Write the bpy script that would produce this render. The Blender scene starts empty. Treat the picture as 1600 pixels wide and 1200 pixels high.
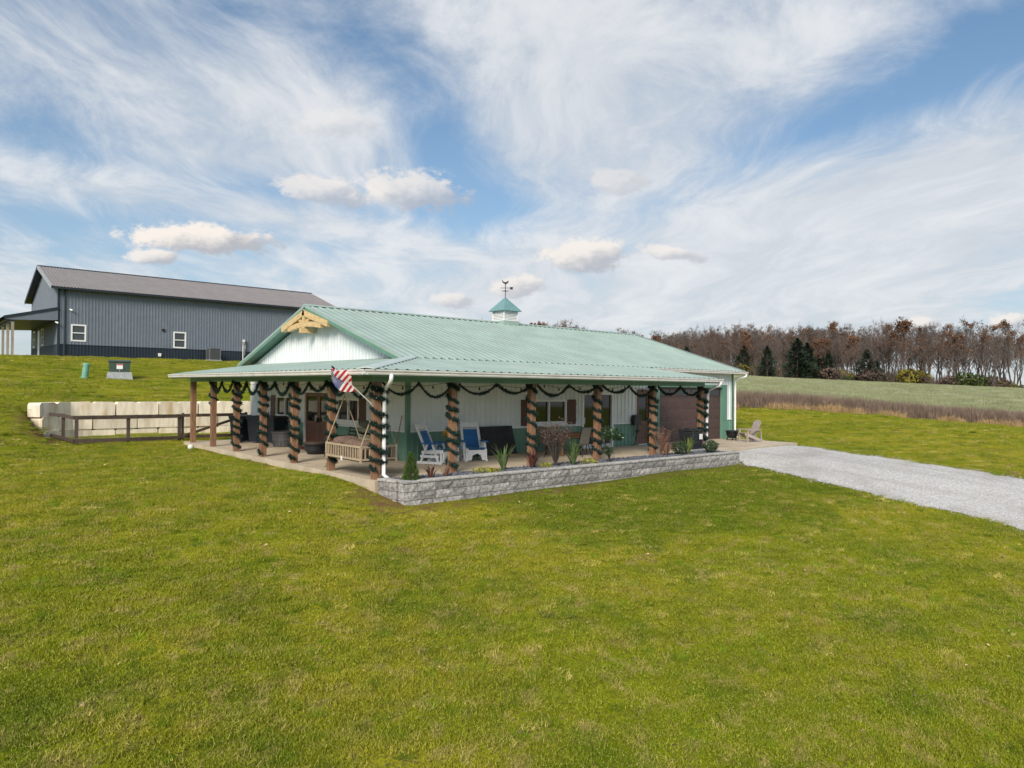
import bpy, math, random
import numpy as np
from mathutils import Vector, Matrix

random.seed(7); rng = np.random.default_rng(11)
R = math.radians
scene = bpy.context.scene
COL = scene.collection

# ------------------------------------------------------------------ camera
FPX, CAMP, YAW, PIT, ROL = 1102.7, Vector((-9.0714, -15.5194, 2.3153)), 0.7190, 0.0056, 0.0098
fw = Vector((math.sin(YAW)*math.cos(PIT), math.cos(YAW)*math.cos(PIT), math.sin(PIT)))
rt = Vector((math.cos(YAW), -math.sin(YAW), 0)); up = rt.cross(fw)
r2 = rt*math.cos(ROL) + up*math.sin(ROL); u2 = -rt*math.sin(ROL) + up*math.cos(ROL)
cam_d = bpy.data.cameras.new('camera'); cam = bpy.data.objects.new('camera', cam_d); COL.objects.link(cam)
M4 = Matrix((r2, u2, -fw)).transposed().to_4x4(); M4.translation = CAMP
cam.matrix_world = M4
cam_d.sensor_width = 36; cam_d.lens = FPX/1600*36; cam_d.clip_start = 0.1; cam_d.clip_end = 6000
scene.camera = cam
scene.render.resolution_x, scene.render.resolution_y = 1024, 768

# ------------------------------------------------------------------ light
SUN_EL, SUN_AZ = R(34), R(-124)            # azimuth measured from +Y towards +X
SUN_STR, SKY_STR, EXPO = 2.5, 0.090, 0.76
SKY_TINT = (0.40, 0.70, 0.82)
sd = Vector((math.sin(SUN_AZ)*math.cos(SUN_EL), math.cos(SUN_AZ)*math.cos(SUN_EL), math.sin(SUN_EL)))
sl = bpy.data.lights.new('sun', 'SUN'); sl.energy = SUN_STR; sl.angle = R(24); sl.color = (1.0, 0.90, 0.76)
so = bpy.data.objects.new('sun', sl); COL.objects.link(so)
so.rotation_euler = (-sd).to_track_quat('-Z', 'Y').to_euler(); so.location = (0, 0, 40)

scene.view_settings.view_transform = 'Standard'; scene.view_settings.look = 'None'
scene.view_settings.exposure = EXPO; scene.view_settings.gamma = 1.0
scene.view_settings.use_curve_mapping = False

# ------------------------------------------------------------------ world: Nishita sky + cirrus and small cumulus
W = bpy.data.worlds.new('World'); scene.world = W; W.use_nodes = True
nt = W.node_tree; nt.nodes.clear()
class NB:
    def __init__(s, nt): s.nt = nt
    def n(s, t, **k):
        x = s.nt.nodes.new(t)
        for a, b in k.items(): setattr(x, a, b)
        return x
    def link(s, a, b): s.nt.links.new(a, b)
    def set(s, sock, v):
        if hasattr(v, 'is_linked') or isinstance(v, bpy.types.NodeSocket): s.nt.links.new(v, sock)
        else: sock.default_value = v
    def m(s, op, a, b=None, c=None, clamp=False):
        x = s.n('ShaderNodeMath', operation=op); x.use_clamp = clamp
        s.set(x.inputs[0], a)
        if b is not None: s.set(x.inputs[1], b)
        if c is not None: s.set(x.inputs[2], c)
        return x.outputs[0]
    def xyz(s, v):
        x = s.n('ShaderNodeSeparateXYZ'); s.link(v, x.inputs[0]); return x.outputs
    def comb(s, a, b, c):
        x = s.n('ShaderNodeCombineXYZ')
        for i, q in enumerate((a, b, c)): s.set(x.inputs[i], q)
        return x.outputs[0]
    def noise(s, vec, scale, detail=6, rough=0.55, dist=0.0, lac=2.0):
        x = s.n('ShaderNodeTexNoise'); s.link(vec, x.inputs['Vector'])
        x.inputs['Scale'].default_value = scale; x.inputs['Detail'].default_value = detail
        x.inputs['Roughness'].default_value = rough; x.inputs['Distortion'].default_value = dist
        x.inputs['Lacunarity'].default_value = lac
        return x.outputs
    def ss(s, v, a, b):
        x = s.n('ShaderNodeMapRange', interpolation_type='SMOOTHSTEP'); s.set(x.inputs[0], v)
        x.inputs[1].default_value = a; x.inputs[2].default_value = b
        return x.outputs[0]
    def mix(s, f, a, b, typ='MIX'):
        x = s.n('ShaderNodeMix', data_type='RGBA', blend_type=typ)
        s.set(x.inputs[0], f)
        for i, q in ((6, a), (7, b)):
            if isinstance(q, tuple): x.inputs[i].default_value = (*q, 1) if len(q) == 3 else q
            else: s.link(q, x.inputs[i])
        return x.outputs[2]
B = NB(nt)
sky = B.n('ShaderNodeTexSky', sky_type='NISHITA'); sky.sun_disc = False
sky.sun_elevation = SUN_EL; sky.sun_rotation = SUN_AZ
sky.altitude = 200; sky.air_density = 1.0; sky.dust_density = 0.6; sky.ozone_density = 2.0
tc = B.n('ShaderNodeTexCoord')
rot = B.n('ShaderNodeVectorRotate', rotation_type='Z_AXIS'); B.link(tc.outputs['Generated'], rot.inputs['Vector'])
rot.inputs['Angle'].default_value = R(41.2)
dx, dy, dz = B.xyz(rot.outputs[0])
dzc = B.m('MAXIMUM', dz, 0.0)
inv = B.m('DIVIDE', 1.0, B.m('ADD', dzc, 0.10))
px, py = B.m('MULTIPLY', dx, inv), B.m('MULTIPLY', dy, inv)          # plane of the high cloud sheet
# fixed world directions (tangent of azimuth and elevation about north-east), used to place the cloud banks
front = B.m('GREATER_THAN', dy, 0.05); dys = B.m('MAXIMUM', dy, 0.05)
TX, TY = B.m('DIVIDE', dx, dys), B.m('DIVIDE', dz, dys)
TV = B.comb(TX, TY, B.m('SUBTRACT', 1.0, front))
def blob(x, y, sx, sy, a=0.0, k=2.1):
    mp = B.n('ShaderNodeMapping', vector_type='TEXTURE'); B.link(TV, mp.inputs[0])
    mp.inputs[1].default_value = ((x-800)/1103, (606-y)/1103, 0); mp.inputs[2].default_value = (0, 0, R(a)); mp.inputs[3].default_value = (k*sx/1103, k*sy/1103, .01)
    gr = B.n('ShaderNodeTexGradient', gradient_type='QUADRATIC_SPHERE'); B.link(mp.outputs[0], gr.inputs[0])
    return gr.outputs['Fac'], mp.outputs[0]
warp = B.noise(B.comb(px, py, 0.0), 0.8, 2, 0.5)
wx, wy, wz = B.xyz(warp[1])
qx = B.m('MULTIPLY_ADD', wx, 0.9, px); qy = B.m('MULTIPLY_ADD', wy, 1.5, py)
fine = B.noise(B.comb(B.m('MULTIPLY', qx, 2.8), B.m('MULTIPLY', qy, 1.15), 3.0), 1.0, 8, 0.66, 0.25)[0]
mid = B.noise(B.comb(B.m('MULTIPLY', qx, 1.05), B.m('MULTIPLY', qy, 0.40), 9.0), 1.0, 3, 0.5)[0]
cov = B.m('MULTIPLY_ADD', fine, 0.80, B.m('MULTIPLY', mid, 0.45))
for (x, y, sx, sy, a, w) in [(930, 90, 270, 150, -12, .22), (560, 200, 250, 75, -14, .20), (330, 250, 260, 60, -10, .12), (170, 110, 260, 90, -22, .12),
                             (1280, 380, 560, 160, 8, .34), (500, 480, 700, 60, 0, .10), (1250, 40, 200, 60, 20, .10), (430, 340, 330, 30, -11, .15), (1000, 270, 120, 60, 12, .12), (1540, 230, 260, 50, 22, .10),
                             (690, 250, 62, 130, 28, -.36), (60, 235, 190, 44, -16, -.28), (1290, 190, 320, 50, 24, -.28), (560, 60, 60, 60, 0, -.08),
                             (400, 300, 170, 28, -8, -.20), (120, 355, 240, 30, -4, -.20), (330, 20, 120, 50, 0, -.12), (790, 325, 110, 36, 0, -.22), (1560, 30, 180, 70, 30, -.16), (1480, 330, 300, 120, 10, .14), (150, 300, 260, 50, -8, .12)]:
    cov = B.m('MULTIPLY_ADD', blob(x, y, sx, sy, a)[0], w, cov)
dens = B.m('MULTIPLY', B.ss(cov, 0.42, 0.84), 0.92)
# thin veil that thickens towards the horizon
veil = B.m('MULTIPLY_ADD', B.m('EXPONENT', B.m('MULTIPLY', dzc, -4.2)), 0.86, 0.02)
base = sky.outputs[0]
blue = B.mix(1.0, base, SKY_TINT, 'MULTIPLY')
low = B.mix(B.m('EXPONENT', B.m('MULTIPLY', dzc, -16.0)), (3.95, 4.2, 4.4), (4.15, 4.15, 4.25))
c0 = B.mix(veil, blue, low)
c1 = B.mix(dens, c0, B.mix(B.ss(fine, .35, .72), (4.3, 4.55, 4.85), (5.4, 5.5, 5.65)))
# small low cumulus, lit from the left (sun side), grey on their right ends
cnz = B.noise(B.comb(TX, B.m('MULTIPLY', TY, 1.35), 0.0), 27, 7, 0.66)[0]
col = c1
for (x, y, sx, sy, a, k) in [(310, 378, 125, 24, -3, 1.0), (235, 406, 40, 13, 0, .85), (500, 300, 75, 26, -8, .65), (640, 300, 85, 34, -6, .70), (515, 195, 70, 22, 0, .30),
                             (910, 398, 78, 28, 0, .85), (1045, 392, 55, 12, -8, .6), (805, 447, 42, 20, 0, .7), (705, 470, 40, 14, 0, .6), (1440, 500, 34, 12, 0, .7), (1578, 494, 34, 14, 6, .7), (965, 280, 50, 26, 0, .40)]:
    gq, vq = blob(x, y, sx, sy, a, 1.75)
    p, q, _ = B.xyz(vq)
    m_ = B.m('MULTIPLY', B.ss(B.m('MULTIPLY_ADD', cnz, 1.15, gq), 0.70, 0.95), B.m('MULTIPLY', B.ss(gq, 0.02, 0.16), k))
    sh = B.ss(B.m('MULTIPLY_ADD', p, 0.95, B.m('MULTIPLY_ADD', q, -1.2, B.m('MULTIPLY', cnz, -1.6))), -1.15, -0.25)
    col = B.mix(m_, col, B.mix(sh, (6.3, 5.85, 5.4), (3.2, 3.3, 3.6)))
bg = B.n('ShaderNodeBackground'); B.link(col, bg.inputs[0]); bg.inputs[1].default_value = SKY_STR
W.cycles.sampling_method = 'MANUAL'; W.cycles.sample_map_resolution = 256
out = B.n('ShaderNodeOutputWorld'); B.link(bg.outputs[0], out.inputs[0])

# ------------------------------------------------------------------ helpers
def tag(o, label=None, cat=None, group=None, kind=None):
    if label: o['label'] = label
    if cat: o['category'] = cat
    if group: o['group'] = group
    if kind: o['kind'] = kind
    return o
def empty(name, loc=(0, 0, 0), rz=0.0, label=None, cat=None, group=None):
    o = bpy.data.objects.new(name, None); COL.objects.link(o); o.location = loc; o.rotation_euler = (0, 0, rz)
    o.empty_display_size = 0.3
    return tag(o, label, cat, group)
class MB:
    def __init__(s): s.v = []; s.f = []
    def add(s, vs, fs):
        b = len(s.v); s.v += [tuple(v) for v in vs]; s.f += [tuple(b+i for i in f) for f in fs]; return s
    def box(s, x0, x1, y0, y1, z0, z1):
        return s.add([(x0,y0,z0),(x1,y0,z0),(x1,y1,z0),(x0,y1,z0),(x0,y0,z1),(x1,y0,z1),(x1,y1,z1),(x0,y1,z1)],
                     [(0,3,2,1),(4,5,6,7),(0,1,5,4),(1,2,6,5),(2,3,7,6),(3,0,4,7)])
    def cbox(s, x0, x1, y0, y1, z0, z1, c):
        """box with chamfered vertical and top edges"""
        vs = []; 
        for z, i in ((z0, c), (z1-c, 0), (z1, c)):
            for (x, y) in ((x0, y0), (x1, y0), (x1, y1), (x0, y1)):
                vs.append((x+(i if x == x0 else -i), y+(i if y == y0 else -i), z))
        fs = [(3,2,1,0),(8,9,10,11)]
        for k in (0, 4):
            for j in range(4): fs.append((k+j, k+(j+1)%4, k+4+(j+1)%4, k+4+j))
        return s.add(vs, fs)
    def bar(s, a, b, w, h, upv=(0, 0, 1), w2=None, h2=None):
        a, b = Vector(a), Vector(b); d = (b-a).normalized(); u = Vector(upv)
        if abs(d.dot(u)) > .98: u = Vector((1, 0, 0))
        sd_ = d.cross(u).normalized(); u = sd_.cross(d)
        w2 = w if w2 is None else w2; h2 = h if h2 is None else h2
        vs = []
        for p, ww, hh in ((a, w, h), (b, w2, h2)):
            for i, j in ((-1, -1), (1, -1), (1, 1), (-1, 1)): vs.append(p + sd_*i*ww/2 + u*j*hh/2)
        return s.add(vs, [(0,1,2,3),(7,6,5,4),(0,4,5,1),(1,5,6,2),(2,6,7,3),(3,7,4,0)])
    def tube(s, pts, r, n=8, cap=True):
        pts = [Vector(p) for p in pts]; k = len(pts); rs = r if isinstance(r, (list, tuple)) else [r]*k
        b = len(s.v); prev = None
        for i, p in enumerate(pts):
            d = (pts[min(i+1, k-1)] - pts[max(i-1, 0)]).normalized()
            u = Vector((0, 0, 1)) if abs(d.z) < .95 else Vector((1, 0, 0))
            if prev is not None: u = prev
            a = (u - d*u.dot(d)).normalized(); c = d.cross(a); prev = a
            for j in range(n):
                t = 2*math.pi*j/n; s.v.append(tuple(p + (a*math.cos(t) + c*math.sin(t))*rs[i]))
        for i in range(k-1):
            for j in range(n):
                s.f.append((b+i*n+j, b+i*n+(j+1)%n, b+(i+1)*n+(j+1)%n, b+(i+1)*n+j))
        if cap:
            s.f.append(tuple(b+j for j in range(n))[::-1]); s.f.append(tuple(b+(k-1)*n+j for j in range(n)))
        return s
    def lathe(s, prof, n=20, c=(0, 0, 0)):
        b = len(s.v); k = len(prof)
        for (r, z) in prof:
            for j in range(n):
                t = 2*math.pi*j/n; s.v.append((c[0]+r*math.cos(t), c[1]+r*math.sin(t), c[2]+z))
        for i in range(k-1):
            for j in range(n): s.f.append((b+i*n+j, b+i*n+(j+1)%n, b+(i+1)*n+(j+1)%n, b+(i+1)*n+j))
        s.f.append(tuple(b+j for j in range(n))[::-1]); s.f.append(tuple(b+(k-1)*n+j for j in range(n)))
        return s
    def prism(s, poly, p0, p1, A, Bv):
        p0, p1, A, Bv = Vector(p0), Vector(p1), Vector(A), Vector(Bv); n = len(poly)
        vs = [p0+A*a+Bv*b for a, b in poly] + [p1+A*a+Bv*b for a, b in poly]
        fs = [tuple(range(n))[::-1], tuple(range(n, 2*n))] + [(i, (i+1)%n, n+(i+1)%n, n+i) for i in range(n)]
        return s.add(vs, fs)
    def build(s, name, mat, parent=None, smooth=False, loc=None):
        me = bpy.data.meshes.new(name); me.from_pydata(s.v, [], s.f)
        if mat: me.materials.append(mat)
        if smooth: me.polygons.foreach_set('use_smooth', [True]*len(me.polygons))
        me.update(); o = bpy.data.objects.new(name, me); COL.objects.link(o)
        if parent: o.parent = parent
        if loc is not None: o.location = loc
        return o
def copy_tree(o, parent=None, loc=None, rz=None, scl=None):
    c = o.copy(); COL.objects.link(c); c.parent = parent
    if loc is not None: c.location = loc
    if rz is not None: c.rotation_euler = (0, 0, rz)
    if scl is not None: c.scale = scl
    for ch in [x for x in o.children]: copy_tree(ch, c)
    return c
def recalc(o):
    import bmesh
    bm = bmesh.new(); bm.from_mesh(o.data); bmesh.ops.recalc_face_normals(bm, faces=bm.faces); bm.to_mesh(o.data); bm.free(); return o

# ------------------------------------------------------------------ materials
MATS = {}
def pm(name, c, rough=.6, var=.12, scale=6., bump=0., bscale=40., metal=0., rnd=0., world=False, stretch=(1, 1, 1), c2=None, s2=1.2, spec=.5, trans=0.0, detail=6):
    if name in MATS: return MATS[name]
    m = bpy.data.materials.new(name); m.use_nodes = True; n_ = NB(m.node_tree); bs = m.node_tree.nodes['Principled BSDF']
    if world:
        vec = n_.n('ShaderNodeNewGeometry').outputs['Position']
    else:
        vec = n_.n('ShaderNodeTexCoord').outputs['Object']
    mp = n_.n('ShaderNodeMapping'); n_.link(vec, mp.inputs['Vector']); mp.inputs['Scale'].default_value = stretch
    v = mp.outputs[0]
    oi = n_.n('ShaderNodeObjectInfo')
    if rnd:
        av = n_.n('ShaderNodeVectorMath', operation='ADD'); n_.link(v, av.inputs[0])
        n_.link(n_.comb(n_.m('MULTIPLY', oi.outputs['Random'], 37.), n_.m('MULTIPLY', oi.outputs['Random'], 91.), 0.), av.inputs[1]); v = av.outputs[0]
    f = n_.noise(v, scale, detail, .6)[0]
    lo = tuple(max(0, q*(1-var)) for q in c); hi = tuple(min(1, q*(1+var)) for q in c)
    colr = n_.mix(n_.ss(f, .3, .7), lo, hi)
    if c2: colr = n_.mix(n_.ss(n_.noise(v, s2, 5, .6)[0], .50, .72), colr, c2)
    if rnd:
        colr = n_.mix(1.0, colr, n_.comb(*(n_.m('ADD', n_.m('MULTIPLY', oi.outputs['Random'], 2*rnd), 1-rnd),)*3), 'MULTIPLY')
    n_.link(colr, bs.inputs['Base Color'])
    bs.inputs['Roughness'].default_value = rough; bs.inputs['Metallic'].default_value = metal
    bs.inputs['Specular IOR Level'].default_value = spec
    if bump:
        bp = n_.n('ShaderNodeBump'); bp.inputs['Strength'].default_value = bump; bp.inputs['Distance'].default_value = .02
        n_.link(n_.noise(v, bscale, 5, .6)[0], bp.inputs['Height']); n_.link(bp.outputs[0], bs.inputs['Normal'])
    if trans:
        tr = n_.n('ShaderNodeBsdfTranslucent'); n_.link(colr, tr.inputs[0])
        ms = n_.n('ShaderNodeMixShader'); ms.inputs[0].default_value = trans
        n_.link(bs.outputs[0], ms.inputs[1]); n_.link(tr.outputs[0], ms.inputs[2])
        n_.link(ms.outputs[0], m.node_tree.nodes['Material Output'].inputs[0])
    MATS[name] = m; return m
ROOF = pm('mint_metal_roof', (.295, .39, .355), .45, .10, .8, c2=(.32, .39, .365), s2=.35, spec=.4)
GREEN = pm('green_trim_paint', (.115, .245, .185), .45, .08, 2.)
GSIDE = pm('green_siding_paint', (.135, .275, .21), .45, .08, 2., rnd=.03)
WHITE = pm('white_siding_paint', (.68, .73, .755), .5, .05, 1.5, c2=(.62, .65, .65), s2=.9, rnd=.02)
GUT = pm('gutter_white', (.72, .70, .68), .4, .05, 3., c2=(.58, .55, .5), s2=2.)
PVC = pm('white_vinyl', (.78, .79, .80), .4, .03, 3.)
CEDAR = pm('cedar_post', (.235, .128, .074), .7, .35, 9., .25, 60, stretch=(3, 3, .35), rnd=.10, c2=(.20, .10, .055), s2=5.)
PINE = pm('honey_pine_timber', (.60, .43, .215), .6, .18, 7., .15, 50, stretch=(1, .6, 2))
CONC = pm('concrete_slab', (.50, .42, .32), .8, .14, 1.2, .15, 90, c2=(.40, .31, .215), s2=.5)
STONE = pm('split_face_block', (.305, .29, .282), .9, .45, 14., .9, 28, rnd=.28, c2=(.25, .24, .245), s2=9.)
CAPST = pm('planter_cap_stone', (.42, .41, .40), .9, .25, 10., .5, 40, rnd=.12)
BLOCK = pm('cast_concrete_block', (.80, .71, .575), .9, .16, 2.5, .3, 30, rnd=.10, c2=(.55, .40, .23), s2=.75, stretch=(1.6, 1.6, .35))
RIVER = pm('slate_river_stone', (.075, .085, .105), .7, .6, 22., 1., 26)
BARN = pm('charcoal_siding', (.145, .172, .215), .5, .06, 2., rnd=.03)
BWAIN = pm('navy_black_siding', (.012, .022, .036), .45, .1, 2.)
BTRIM = pm('black_trim_paint', (.014, .022, .032), .45, .1, 2.)
BROOF = pm('barn_metal_roof', (.23, .212, .212), .6, .08, 1., rnd=.02, spec=.3)
FENCE = pm('dark_stained_fence', (.07, .048, .038), .8, .35, 8., .3, 50, rnd=.2)
BROWN = pm('brown_door_paint', (.075, .043, .04), .5, .12, 4., rnd=.06)
SHUT = pm('shutter_wood', (.10, .042, .024), .6, .3, 10., .2, 60, stretch=(3, 3, .4), rnd=.15)
DOORW = pm('stained_door_wood', (.15, .072, .048), .5, .25, 8., stretch=(3, 3, .4))
BLACKP = pm('black_plastic', (.012, .014, .018), .45, .2, 5.)
BLACKM = pm('black_metal', (.012, .013, .015), .4, .2, 5., metal=.3)
BINM = pm('bin_navy_plastic', (.010, .014, .024), .45, .2, 4.)
GREYR = pm('grey_rubber_tank', (.085, .085, .09), .6, .2, 5.)
TANW = pm('tan_rope_and_wood', (.42, .33, .23), .7, .15, 12.)
CUSH = pm('brown_plush', (.16, .105, .08), .95, .25, 18., .6, 60)
WPOLY = pm('white_poly_lumber', (.82, .82, .83), .45, .04, 4.)
BPOLY = pm('blue_poly_lumber', (.018, .16, .46), .45, .08, 6.)
CHALK = pm('chalkboard_black', (.012, .013, .016), .6, .6, 5., c2=(.035, .035, .04), s2=3.)
GARL = pm('garland_green', (.005, .028, .023), .8, .5, 30., rnd=.15)
GREYP = pm('greige_poly_chair', (.36, .31, .29), .6, .1, 5.)
SILV = pm('galvanised_metal', (.5, .5, .5), .4, .1, 6., metal=.6)
ROPE = pm('rope', (.40, .31, .20), .9, .2, 30.)
CEDART = pm('table_wood', (.27, .14, .075), .6, .25, 9.)
SLING = pm('sling_fabric', (.17, .155, .13), .8, .15, 30.)
TRANS = pm('transformer_green', (.045, .075, .06), .5, .12, 4.)
PEDG = pm('pedestal_green', (.16, .36, .27), .5, .1, 4.)
GREYC = pm('grey_pad', (.33, .35, .36), .8, .15, 6.)
BARK = pm('bark_grey_brown', (.085, .07, .06), .9, .35, 3., rnd=.25)
TWIG = pm('bare_twigs', (.13, .10, .086), .9, .25, 2., rnd=.22)
RUSSET = pm('russet_leaves', (.20, .10, .055), .8, .45, 1.2, rnd=.25, trans=.2)
REDL = pm('dark_red_leaves', (.13, .03, .025), .8, .4, 1.2, rnd=.2, trans=.2)
CEDL = pm('dark_evergreen_needles', (.018, .034, .018), .85, .5, 1.5, rnd=.25)
SHRUBG = pm('edge_shrub_leaves', (.05, .07, .015), .8, .6, 1.5, rnd=.35, trans=.2)
SHRUBY = pm('yellow_shrub_leaves', (.20, .17, .015), .8, .4, 1.5, rnd=.2, trans=.2)
def glass(name, c=(.012, .016, .018), rough=.04):
    m = bpy.data.materials.new(name); m.use_nodes = True; b = m.node_tree.nodes['Principled BSDF']
    b.inputs['Base Color'].default_value = (*c, 1); b.inputs['Roughness'].default_value = rough
    b.inputs['Specular IOR Level'].default_value = .6
    return m
GLASS = glass('dark_window_glass'); GLASSB = glass('barn_window_glass', (.05, .06, .065), .08)
def plain(name, c, rough=.7):
    return pm(name, c, rough, .12, 12.)

# ------------------------------------------------------------------ terrain
CP = np.array([
 (-9,-15.5,-2.25),(-3.5,-9.2,-1.75),(1.5,-13,-2.25),(-8,-5,-1.3),(-15,-10,-1.7),(-16,0,-.75),(-9,3,-.65),(-14,-24,-2.9),(6,-24,-3.2),(22,-24,-2.3),
 (-.4,0,-.24),(-.4,5,-.2),(-.4,10,-.16),(-.4,14.6,-.10),(-4,8,-.33),(-4,16.1,-.13),(-2,16,-.13),(0,16,-.12),(-8,12,-.25),(-12,8,-.3),(-20,6,-.3),
 (-6,16,.25),(-9,16,.5),(-12,16.5,.7),(-6,21,1.42),(-12,21.5,1.5),(-20,22,1.6),(-30,10,.3),(-30,30,2.3),
 (-3.5,21.7,1.46),(3,21.7,1.5),(9,21.7,1.45),(0,31,2.58),(12,31,2.7),(-12,31,2.5),(0,47.2,4.36),(12,47.2,4.40),(24,47.2,4.3),(0,62,4.4),(24,62,4.3),(-18,47,4.25),(-25,62,4.0),(-3,52,4.4),
 (.1,-1.6,-.6),(3,-1.8,-.55),(7,-1.8,-.5),(11,-1.8,-.44),(14.3,-1.9,-.42),(2,-6,-1.15),(8,-6,-1.0),(14.5,-10.2,-1.46),(14.5,-5,-.8),(21.2,-8.7,-.72),(21.3,-.3,-.14),(17,-.4,-.14),(14.8,-.4,-.2),
 (22,6,.12),(22,14,.4),(10,18,.6),(18,20,1.0),(25,2,.12),(31.5,8.8,1.2),(51.2,-1.8,-.05),(40,-10,-.65),(28,-12,-.85),(32,-22,-1.7),(55,-25,-1.5),
 (60,14,.9),(85,5,1.1),(100,30,2.6),(70,42,3.0),(40,30,2.2),(171,25.7,2.75),(126.5,65,5.1),(149,45.4,3.95),(98,90,6.5),(190,5,2.4),
 (235,45,-1),(185,105,0),(130,130,2.5),(40,110,3.2),(-40,110,1.5),(-80,40,0),(-80,-40,-3),(0,-90,-7),(90,-60,-3),(180,-60,-3)], float)
ring = [(700*math.cos(t), 700*math.sin(t), -22) for t in np.linspace(0, 2*math.pi, 16, endpoint=False)]
CP = np.vstack([CP, np.array(ring)])
def _phi(r2): return np.where(r2 > 1e-9, .5*r2*np.log(np.maximum(r2, 1e-9)), 0.)
_S = 20.
_n = len(CP); _d2 = ((CP[:, None, :2]-CP[None, :, :2])**2).sum(-1)/_S**2
_A = np.zeros((_n+3, _n+3)); _A[:_n, :_n] = _phi(_d2) + np.eye(_n)*2e-3
_A[:_n, _n] = 1; _A[:_n, _n+1:] = CP[:, :2]/_S; _A[_n:, :_n] = _A[:_n, _n:].T
_w = np.linalg.solve(_A, np.concatenate([CP[:, 2], np.zeros(3)]))
def sst(a, b, x):
    t = np.clip((x-a)/(b-a), 0, 1); return t*t*(3-2*t)
def G(x, y):
    x = np.asarray(x, float); y = np.asarray(y, float); sh = x.shape; x = x.ravel(); y = y.ravel(); o = np.zeros(len(x))
    for i in range(0, len(x), 20000):
        X, Y = x[i:i+20000], y[i:i+20000]
        d2 = ((X[:, None]-CP[None, :, 0])**2 + (Y[:, None]-CP[None, :, 1])**2)/_S**2
        o[i:i+20000] = _phi(d2) @ _w[:_n] + _w[_n] + _w[_n+1]*X/_S + _w[_n+2]*Y/_S
    wy = sst(14.5, 15.6, y)*(1-sst(21.0, 21.3, y)); wx = sst(-5.1, -4.15, x)*(1-sst(12, 16, x))
    o = o*(1-wx*wy) + (-.07)*wx*wy
    far = np.hypot(x, y); o += np.where(far < 120, .03*np.sin(x*.9+1.3*np.sin(y*.55))*np.sin(y*.8+x*.21), 0)
    return o.reshape(sh)
def g(x, y): return float(G(np.array([x]), np.array([y]))[0])
def axis(lo, hi, st, far):
    a = list(np.arange(lo, hi+1e-6, st)); s = st; p = hi
    r = []
    while p < far: s *= 1.12; p += s; r.append(p)
    l = []; s = st; p = lo
    while p > -far: s *= 1.12; p -= s; l.append(p)
    return np.array(l[::-1] + a + r)
gx, gy = axis(-16, 24, .33, 900), axis(-16, 26, .3, 900)
XX, YY = np.meshgrid(gx, gy); ZZ = G(XX, YY)
ins = ((XX > .15) & (XX < 21) & (YY > .0) & (YY < 3.2)) | ((XX > .15) & (XX < 21) & (YY > 3) & (YY < 14.7))
ZZ = np.where(ins, np.minimum(ZZ, -.3)-.15, ZZ)
ins2 = (XX > .2) & (XX < 14.2) & (YY > -1.15) & (YY < .2); ZZ = np.where(ins2, -.75, ZZ)
def grid_mesh(name, XX, YY, ZZ, mat):
    ny, nx = XX.shape; V = np.stack([XX, YY, ZZ], -1).reshape(-1, 3)
    idx = np.arange(ny*nx).reshape(ny, nx)
    F = np.stack([idx[:-1, :-1], idx[:-1, 1:], idx[1:, 1:], idx[1:, :-1]], -1).reshape(-1, 4)
    me = bpy.data.meshes.new(name); me.from_pydata(V.tolist(), [], F.tolist()); me.materials.append(mat)
    me.polygons.foreach_set('use_smooth', [True]*len(me.polygons)); me.update()
    o = bpy.data.objects.new(name, me); COL.objects.link(o); return o
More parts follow.
